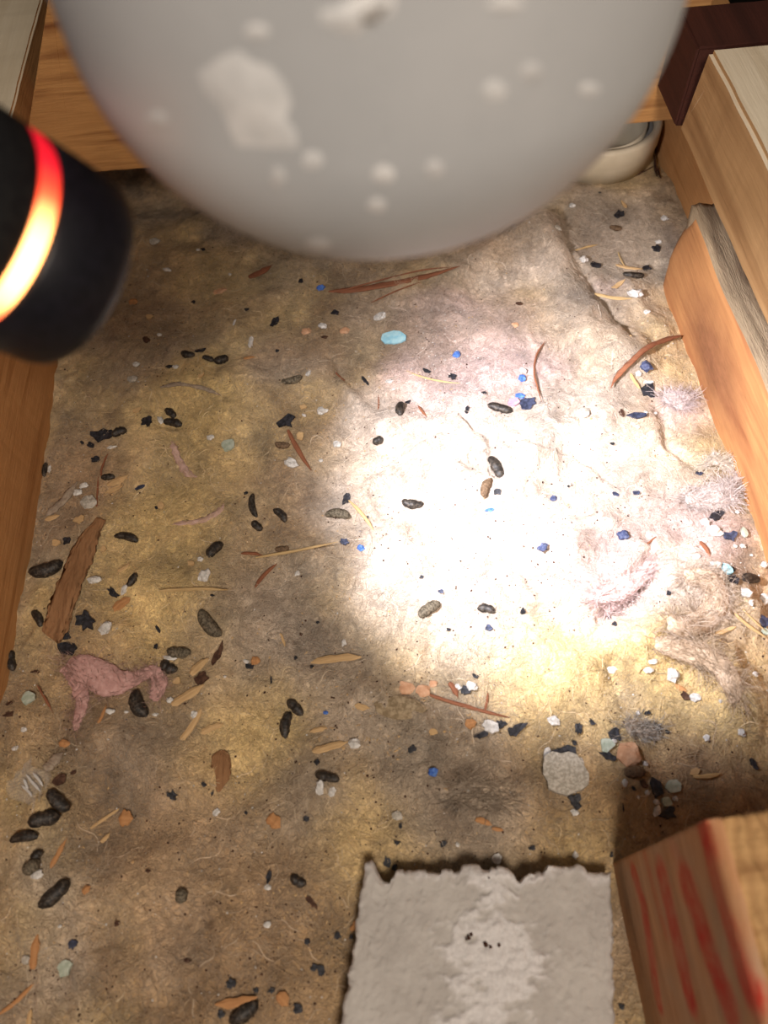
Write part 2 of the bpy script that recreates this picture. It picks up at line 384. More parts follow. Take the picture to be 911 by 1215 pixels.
# colours of the batt itself: yellow glass wool, grey and brown dust, pinkish wool
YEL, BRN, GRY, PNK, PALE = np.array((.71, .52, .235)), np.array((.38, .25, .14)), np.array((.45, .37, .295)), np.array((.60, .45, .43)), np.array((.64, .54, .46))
def tint(X, Y):
    wx = X + 0.02 * fbm(X * 30, Y * 30, 71, 3); wy = Y + 0.02 * fbm(X * 30 + 4, Y * 30, 75, 3)
    wY = 0.40 + 0.95 * fbm(wx * 22, wy * 22, 81, 3); wB = 0.50 + 1.1 * fbm(wx * 26, wy * 26, 91, 4); wG = 0.40 + 1.0 * fbm(wx * 24, wy * 24, 101, 3)
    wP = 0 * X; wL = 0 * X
    def blob(px, py, r, k):
        c = on_z(px, py); R = r * 0.00046
        return k * np.exp(-(((wx - c[0]) ** 2 + (wy - c[1]) ** 2) / R ** 2))
    for a in ((250, 330, 60, 1), (235, 475, 55, 1.2), (200, 640, 55, 1.0), (190, 715, 60, 1.5), (320, 845, 45, 1.2), (440, 985, 55, 1.5), (660, 770, 80, 2.0), (760, 800, 60, 1.3),
              (845, 850, 35, 1.5), (60, 720, 30, .9), (270, 890, 35, 1.2), (230, 545, 60, .8), (370, 470, 30, .5), (500, 760, 60, .9), (370, 710, 30, .6), (610, 990, 60, .5), (20, 950, 50, .7), (30, 1100, 40, .7), (690, 1000, 30, .7), (330, 380, 40, .7)): wY = wY + blob(*a)
    for a in ((350, 775, 55, 1.3), (330, 720, 40, .9), (480, 880, 55, 1.4), (560, 945, 50, 1.4), (360, 945, 45, 1.3), (260, 690, 45, .8), (180, 905, 45, .9), (440, 830, 40, 1.2), (340, 1075, 25, .8),
              (70, 1140, 32, 1.6), (65, 1060, 25, .9), (230, 1120, 30, .7), (740, 285, 75, 2.2), (560, 840, 40, .6), (150, 1060, 50, .3), (690, 380, 50, .7), (430, 380, 40, .4), (740, 830, 20, 1.0)): wG = wG + blob(*a)
    for a in ((200, 1000, 80, .9), (350, 1060, 60, 1.3), (320, 1150, 60, 1.4), (640, 960, 80, .6), (100, 560, 55, 1.0), (80, 850, 50, .6), (100, 1130, 30, .8), (180, 300, 50, .9), (820, 920, 60, .7),
              (840, 800, 50, .7), (150, 950, 60, .7), (60, 620, 40, .8), (250, 1180, 60, .7), (170, 380, 50, .7), (130, 760, 50, .6), (690, 930, 60, .4), (440, 345, 50, .5), (410, 900, 40, .5)): wB = wB + blob(*a)
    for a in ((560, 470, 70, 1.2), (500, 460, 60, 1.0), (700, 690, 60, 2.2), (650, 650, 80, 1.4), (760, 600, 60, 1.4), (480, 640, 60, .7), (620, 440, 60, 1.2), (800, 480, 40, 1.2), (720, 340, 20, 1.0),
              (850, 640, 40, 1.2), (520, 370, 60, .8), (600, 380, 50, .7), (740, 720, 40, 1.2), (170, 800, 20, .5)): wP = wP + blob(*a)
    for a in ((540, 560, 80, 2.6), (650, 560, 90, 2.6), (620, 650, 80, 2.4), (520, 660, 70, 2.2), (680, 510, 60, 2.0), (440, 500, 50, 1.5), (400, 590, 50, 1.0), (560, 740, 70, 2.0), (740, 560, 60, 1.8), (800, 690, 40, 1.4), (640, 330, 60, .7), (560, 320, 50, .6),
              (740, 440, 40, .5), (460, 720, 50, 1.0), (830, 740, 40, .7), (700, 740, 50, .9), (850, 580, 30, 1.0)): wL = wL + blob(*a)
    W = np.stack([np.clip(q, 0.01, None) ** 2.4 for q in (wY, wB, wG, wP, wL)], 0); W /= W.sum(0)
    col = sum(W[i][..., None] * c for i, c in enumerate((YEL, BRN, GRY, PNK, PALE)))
    v = 1.08 + 0.85 * fbm(wx * 48, wy * 40, 117, 3) + 0.6 * fbm(wx * 110, wy * 75, 121, 4) + 0.35 * fbm(X * 400, Y * 400, 131, 3)
    st = 0.8 * sstep(0.14, 0.34, fbm(wx * 60, wy * 60, 141, 4))                 # brown staining
    col = col * v[..., None]
    return col * (1 - 0.45 * st[..., None]) + 0.45 * st[..., None] * np.array((.17, .10, .05))
k = NT('glass_wool')
at_ = k.n('ShaderNodeAttribute', attribute_name='tint')
v = k.coords('Object')
vs = k.n('ShaderNodeVectorMath', operation='SCALE'); 
nz = k.n('ShaderNodeTexNoise'); k.l(v, nz.inputs['Vector']); nz.inputs['Scale'].default_value = 60; nz.inputs['Detail'].default_value = 3
k.l(nz.outputs['Color'], vs.inputs[0]); vs.inputs['Scale'].default_value = 0.03
va = k.n('ShaderNodeVectorMath', operation='ADD'); k.l(v, va.inputs[0]); k.l(vs.outputs[0], va.inputs[1])
f1 = k.noise(va.outputs[0], 260, 6, 0.7, 0.8); f2 = k.noise(v, 1500, 4, 0.7)
wn = k.noise(va.outputs[0], 95, 3, 0.55, 2.2); wn2 = k.noise(va.outputs[0], 210, 2, 0.5, 2.8)
def filament(fac, w): return k.ramp(fac, [(0.5 - w, (0, 0, 0)), (0.5, (1, 1, 1)), (0.5 + w, (0, 0, 0))])
wisp = k.mix(1.0, filament(wn, .030), filament(wn2, .045), 'LIGHTEN')
wm = k.mix(1.0, wisp, k.ramp(k.noise(v, 35, 2, 0.5), [(0.42, (0, 0, 0)), (0.62, (.55, .55, .55))]), 'MULTIPLY')
pale = k.mix(0.45, at_.outputs['Color'], (.62, .55, .46))
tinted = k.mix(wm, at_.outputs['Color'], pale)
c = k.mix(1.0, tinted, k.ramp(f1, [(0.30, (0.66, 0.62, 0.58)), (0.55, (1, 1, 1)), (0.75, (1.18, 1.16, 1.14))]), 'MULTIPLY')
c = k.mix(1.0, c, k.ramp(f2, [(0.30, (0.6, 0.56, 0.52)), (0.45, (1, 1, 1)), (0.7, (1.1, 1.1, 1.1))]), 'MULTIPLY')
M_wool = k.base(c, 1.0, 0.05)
k.b.inputs['Sheen Weight'].default_value = 0.15
k.bump(k.mix(0.35, k.mix(0.35, f1, wisp), f2), 0.0017, 0.9)

def insulation():
    co = np.stack([GX, GY, HZ], -1).reshape(-1, 3)
    F = grid_faces(len(gx), len(gy))
    cen = co[F].mean(1)
    keep = ~((cen[:, 0] > XR + 0.004) & (cen[:, 1] < 0.345))
    F = F[keep]
    me = big_mesh('insulation_batt', co, F)
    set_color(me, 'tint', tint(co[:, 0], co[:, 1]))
    o = link('insulation_batt', me, M_wool)
    tag(o, 'dirty yellow and pinkish fluffy glass wool insulation filling the joist bay', 'insulation', kind='stuff')
    return o
batt = insulation()

def fibre_mesh(name, P, rad, tintcol=None):
    """P (n, s, 3): n fibres of s points; three-sided thin tubes"""
    n, s, _ = P.shape
    T = np.gradient(P, axis=1); T /= np.linalg.norm(T, axis=2, keepdims=True) + 1e-12
    up = np.array([0.3, 0.2, 0.93]); A = np.cross(T, up); A /= np.linalg.norm(A, axis=2, keepdims=True) + 1e-12; B = np.cross(T, A)
    taper = np.sin(np.linspace(0.25, np.pi - 0.25, s))[None, :, None]
    rad = np.asarray(rad).reshape(-1, 1, 1) * taper
    ring = [P + rad * (A * math.cos(a) + B * math.sin(a)) for a in (0, 2.094, 4.189)]
    co = np.stack(ring, 2).reshape(-1, 3)
    base = (np.arange(n)[:, None] * s + np.arange(s - 1)[None, :]).reshape(-1) * 3
    F = np.concatenate([np.stack([base + q, base + (q + 1) % 3, base + 3 + (q + 1) % 3, base + 3 + q], -1) for q in range(3)], 0)
    me = big_mesh(name, co, F)
    if tintcol is not None: set_color(me, 'tint', np.repeat(tintcol, s * 3, 0))
    return me
k = NT('glass_fibre'); a_ = k.n('ShaderNodeAttribute', attribute_name='tint')
M_fibre = k.base(a_.outputs['Color'], 0.7, 0.3)
def surface_fibres(n=42000):
    x = rng.uniform(X0 + .004, XR - .004, n); y = rng.uniform(-0.05, 0.44, n)
    s = 5; L = rng.uniform(.003, .012, n) * rng.choice([.6, 1, 1.7], n); a = rng.uniform(0, 2 * np.pi, n) + 4 * fbm(x * 30, y * 30, 201, 2); cur = rng.normal(0, 1.1, n)
    P = np.zeros((n, s, 3)); 
    t = np.linspace(0, 1, s)
    ang = a[:, None] + cur[:, None] * t[None]
    P[..., 0] = x[:, None] + np.cumsum(np.cos(ang), 1) * (L / s)[:, None]; P[..., 1] = y[:, None] + np.cumsum(np.sin(ang), 1) * (L / s)[:, None]
    P[..., 0] = np.clip(P[..., 0], X0 + .001, XR - .002)
    i = np.clip(((P[..., 0] - X0) / STEP).round().astype(int), 0, len(gx) - 1); j = np.clip(((P[..., 1] - Y0) / STEP).round().astype(int), 0, len(gy) - 1)
    P[..., 2] = HZ[j, i] + 0.0002 + rng.uniform(0, .0012, n)[:, None] * np.sin(t * np.pi)[None]
    col = tint(x, y); col = col * 0.75 + 0.25 * np.array((.72, .62, .50)) * rng.uniform(.6, 1.2, n)[:, None]
    o = link('surface_fibres', fibre_mesh('surface_fibres', P, rng.uniform(.00003, .00010, n), col), M_fibre, batt)
    tag(o, kind='stuff')
surface_fibres()
def wool_wisps(n=1300):
    # thicker teased strands half sunk in the batt
    x = rng.uniform(X0 + .006, XR - .006, n); y = rng.uniform(-0.05, 0.43, n); s = 11
    L = rng.uniform(.008, .026, n); a = rng.uniform(0, 2 * np.pi, n) * .5 + 5 * fbm(x * 22, y * 22, 211, 2); cur = rng.normal(0, 1.6, n)
    t = np.linspace(0, 1, s); ang = a[:, None] + cur[:, None] * t[None] + .5 * np.sin(t * 9 + a[:, None])
    P = np.zeros((n, s, 3))
    P[..., 0] = np.clip(x[:, None] + np.cumsum(np.cos(ang), 1) * (L / s)[:, None], X0 + .001, XR - .002); P[..., 1] = y[:, None] + np.cumsum(np.sin(ang), 1) * (L / s)[:, None]
    i = np.clip(((P[..., 0] - X0) / STEP).round().astype(int), 0, len(gx) - 1); j = np.clip(((P[..., 1] - Y0) / STEP).round().astype(int), 0, len(gy) - 1)
    P[..., 2] = HZ[j, i] - .00012
    f = rng.uniform(.72, 1.12, n)[:, None]; col = tint(x, y) * f * .7 + .3 * np.array((.58, .50, .41)) * f
    o = link('wool_wisps', fibre_mesh('wool_wisps', P, rng.uniform(.00018, .0005, n), col), M_fibre, batt); tag(o, kind='stuff')
wool_wisps()

# ================================================================== plaster slab
k = NT('plaster'); v = k.coords('Object')
a_ = k.n('ShaderNodeAttribute', attribute_name='white')
n1 = k.noise(v, 700, 5, 0.65); n2 = k.noise(v, 60, 4, 0.6)
g = k.ramp(n2, [(0.35, (.40, .37, .34)), (0.6, (.47, .44, .405))])
w_ = k.ramp(n1, [(0.3, (.54, .515, .50)), (0.6, (.66, .635, .62))])
M_plaster = k.base(k.mix(a_.outputs['Fac'], g, w_), 0.9, 0.2); k.bump(n1, 0.0005, 0.7)
def plaster_slab():
    r = empty('plaster_slab', (0.02, -0.02, 0.0))
    tag(r, 'broken grey plaster slab with a white ragged band, lying on the insulation beside the red-marked timber', 'slab')
    nu, nv = 150, 170
    ztop = 0.013
    A, B = on_z(433, 1030, ztop)[:2], on_z(727, 1036, ztop)[:2]; C, D = on_z(403, 1215, ztop)[:2], on_z(730, 1215, ztop)[:2]
    u = np.linspace(0, 1, nu); vv = np.linspace(0, 1, nv)
    U, V = np.meshgrid(u, vv); K = 2.3                                          # runs on towards the viewer, out of the frame
    jl = 0.0012 * fbm(V * 30, V * 0 + 3, 301, 3) ; jr = 0.0008 * fbm(V * 26, V * 0 + 8, 305, 3)
    jt = 0.006 * fbm(U * 9, U * 0 + 2, 311, 4) + 0.0012 * np.round(3 * fbm(U * 14, U * 0 + 5, 315, 2))
    jt = jt - 0.0018 * np.exp(-((U - .085) / .035) ** 2) + 0.003 * np.exp(-((U - .03) / .03) ** 2) + 0.001 * np.exp(-((U - .5) / .2) ** 2) - .003 * np.exp(-((U - .62) / .03) ** 2)
    Lx = A[0] + (C[0] - A[0]) * V * K; Ly = A[1] + (C[1] - A[1]) * V * K; Rx = B[0] + (D[0] - B[0]) * V * K; Ry = B[1] + (D[1] - B[1]) * V * K
    edge = np.exp(-V * 9)
    X = Lx + (Rx - Lx) * U - jl * (1 - U) ** 3 * 2 + jr * U ** 3 * 2; Y = Ly + (Ry - Ly) * U + jt * edge
    cen = 0.56 + 0.10 * fbm(V * 14, V * 0 + 1, 321, 3) - .05 * V
    wd = 0.085 + 0.12 * fbm(V * 11, V * 0 + 4, 325, 3) + .07 * np.exp(-((V - .24) / .07) ** 2)
    band = .9 * sstep(0.06, -0.05, np.abs(U - cen) - wd + 0.34 * fbm(U * 20, V * 44, 331, 4))
    rimw = sstep(.035, .0, V + .04 * fbm(U * 22, V * 20, 335, 3)) * .8 + sstep(.02, 0, U + .02 * fbm(U * 5, V * 60, 337, 2)) * .6 + sstep(.02, 0, 1 - U + .02 * fbm(U * 5, V * 60, 339, 2)) * .6 + sstep(.09, 0, np.hypot((U - .93) * 1.2, V * 1.4)) * .9
    Z = ztop + 0.0012 * fbm(U * 40, V * 24, 341, 4) + 0.0006 * np.clip(fbm(U * 60, V * 60, 347, 2) - .12, 0, 1) * 4 + band * (0.0010 + 0.0030 * np.abs(fbm(U * 16, V * 36, 345, 3))) + 0.0004 * fbm(U * 130, V * 200, 351, 2)
    fall = np.minimum(np.minimum(U, 1 - U) * 0.1, V * 0.12)
    Z -= 0.0035 * np.exp(-fall / .0008) * (0.6 + 0.8 * np.abs(fbm(U * 40, V * 70, 355, 2)) * 2)
    co = np.stack([X - .02, Y + .02, Z], -1).reshape(-1, 3)
    n0 = len(co); F = [tuple(reversed(f)) for f in grid_faces(nu, nv)]
    bot = co.copy(); bot[:, 2] = 0.0005
    F2 = [tuple(q + n0 for q in reversed(f)) for f in F]
    rim = [j for j in range(nu)] + [i * nu + nu - 1 for i in range(1, nv)] + [(nv - 1) * nu + j for j in range(nu - 2, -1, -1)] + [i * nu for i in range(nv - 2, 0, -1)]
    S = [(a, b, b + n0, a + n0) for a, b in zip(rim, rim[1:] + rim[:1])]
    allc = np.concatenate([co, bot], 0)
    me = mesh('slab_body', allc, F + F2 + S)
    wh = np.clip(band + rimw, 0, 1).reshape(-1); wh = np.concatenate([wh, wh * 0 + .6])
    set_color(me, 'white', np.repeat(wh[:, None], 3, 1))
    link('slab_body', me, M_plaster, r)
    for px, py, s in ((556, 1113, 4), (559, 1109, 3), (576, 1121, 4.5), (582, 1124, 3), (592, 1122, 3), (580, 1042, 1.6), (553, 1115, 2)):
        p = on_z(px, py, ztop + .0018)
        bm = bmesh.new(); bmesh.ops.create_icosphere(bm, subdivisions=1, radius=s * .00022)
        for q in bm.verts: q.co = q.co * (1 + 0.5 * mnoise.noise(q.co * 3000 + Vector((px, py, 0)))); q.co.z *= .6
        me = bpy.data.meshes.new('dirt_speck'); bm.to_mesh(me); bm.free()
        sp = link('dirt_speck', me, M_speck, r); sp.location = (p[0] - .02, p[1] + .02, p[2] + .0002); sp['label'] = 'tiny dark speck'
M_speck = speckled('dark_speck', (.03, .015, .01), (.09, .035, .02), 2000, .9)
plaster_slab()

# ================================================================== red-marked timber block
def marked_block():
    XB = 0.0797
    top = 0.1205; yf = 0.0245
    r = empty('marked_timber_block', (0.10, -0.05, 0.0))
    tag(r, 'rough timber block with red painted stripes standing beside the plaster slab', 'timber')
    k = NT('red_marked_wood'); a_ = k.n('ShaderNodeAttribute', attribute_name='paint')
    n1 = k.noise(k.coords('Object', (1, .06, 1)), 260, 4, .6); n2 = k.noise(k.coords('Object', (1, .25, 1)), 900, 4, .7); n3 = k.noise(k.coords('Object'), 40, 3, .5)
    c = k.ramp(n1, [(.3, (.40, .19, .085)), (.65, (.54, .29, .15))]); c = k.mix(k.ramp(n3, [(.4, (0, 0, 0)), (.7, (.6, .6, .6))]), c, (.38, .27, .18))
    thr = k.n('ShaderNodeMath', operation='MULTIPLY'); k.l(a_.outputs['Fac'], thr.inputs[0]); k.l(k.ramp(n2, [(.3, (.35, .35, .35)), (.55, (1, 1, 1))]), thr.inputs[1])
    m = k.base(k.mix(thr.outputs[0], c, (.50, .022, .014)), .8, .2); k.bump(n2, .0005)
    top_m = wood('sawn_wood', (.50, .30, .13), (.26, .13, .05), 'X', 90, saw=90, bumpd=.0012)
    ny, nzz = 150, 80
    ys = np.linspace(yf, -.16, ny); zs = np.linspace(-.004, top, nzz)
    Yg, Zg = np.meshgrid(ys, zs)
    # painted stripes run along the timber; ends and heights measured on the face
    paint = 0 * Yg
    for pts, w, s in ((((752, 1037), (764, 1075), (775, 1150), (781, 1185)), .0062, .9), (((785, 1040), (795, 1080), (806, 1130), (818, 1180)), .0080, 1.0), (((815, 1050), (825, 1080), (845, 1140), (865, 1195)), .0090, 1.1), (((834, 985), (855, 1065), (880, 1150), (893, 1190)), .0060, .95), (((766, 1018), (790, 1110)), .0035, .35), (((800, 1010), (825, 1060)), .005, .3)):
        q = [on_x(px, py, XB)[1:] for px, py in pts]
        d, _ = seg_dist(Yg + .002 * fbm(Yg * 200, Zg * 200, 401, 2), Zg + .002 * fbm(Yg * 120, Zg * 200, 405, 2), [tuple(t) for t in q])
        paint = np.maximum(paint, s * sstep(w, w * .45, d) * (0.75 + .9 * fbm(Yg * 150, Zg * 40, 411, 3)))
    X = XB + .0006 * fbm(Yg * 40, Zg * 160, 421, 3) + .0025 * sstep(top - .004, top, Zg) ** 2
    slant = .0 * Zg
    co = np.stack([X - .10, Yg + .05, Zg], -1).reshape(-1, 3)
    me = big_mesh('painted_face', co, grid_faces(ny, nzz)); set_color(me, 'paint', np.repeat(np.clip(paint, 0, 1).reshape(-1, 1), 3, 1))
    # close it as a thin board so that the face has a back
    o = link('painted_face', me, m, r); so = o.modifiers.new('thickness', 'SOLIDIFY'); so.thickness = .012; so.offset = -1
    o['label'] = 'side face with worn red stripes'
    nx = 60; xs = np.linspace(XB + .0015, XB + .065, nx); ys2 = np.linspace(yf - .0005, -.16, 140); Xg, Yg2 = np.meshgrid(xs, ys2)
    Zt = top + .0012 * fbm(Xg * 40, Yg2 * 300, 431, 3) + .0008 * fbm(Xg * 300, Yg2 * 300, 435, 2) - .002 * sstep(XB + .006, XB + .0015, Xg)
    Yt = Yg2 + np.where(Yg2 > yf - .01, .0, 0) + .06 * (Xg - XB) * sstep(yf - .05, yf, Yg2)
    co = np.stack([Xg - .10, Yt + .05, Zt], -1).reshape(-1, 3)
    me = big_mesh('sawn_top', co, grid_faces(nx, 140)[:, ::-1]); o = link('sawn_top', me, top_m, r); so = o.modifiers.new('thickness', 'SOLIDIFY'); so.thickness = .01; so.offset = -1
    o['label'] = 'rough sawn paler face'
    b = timber('core', XB + .011, XB + .064, -.158, yf - .002, -.004, top - .008, M_joist, seed=31); b.parent = r; b.location -= Vector((.10, -.05, 0))
marked_block()
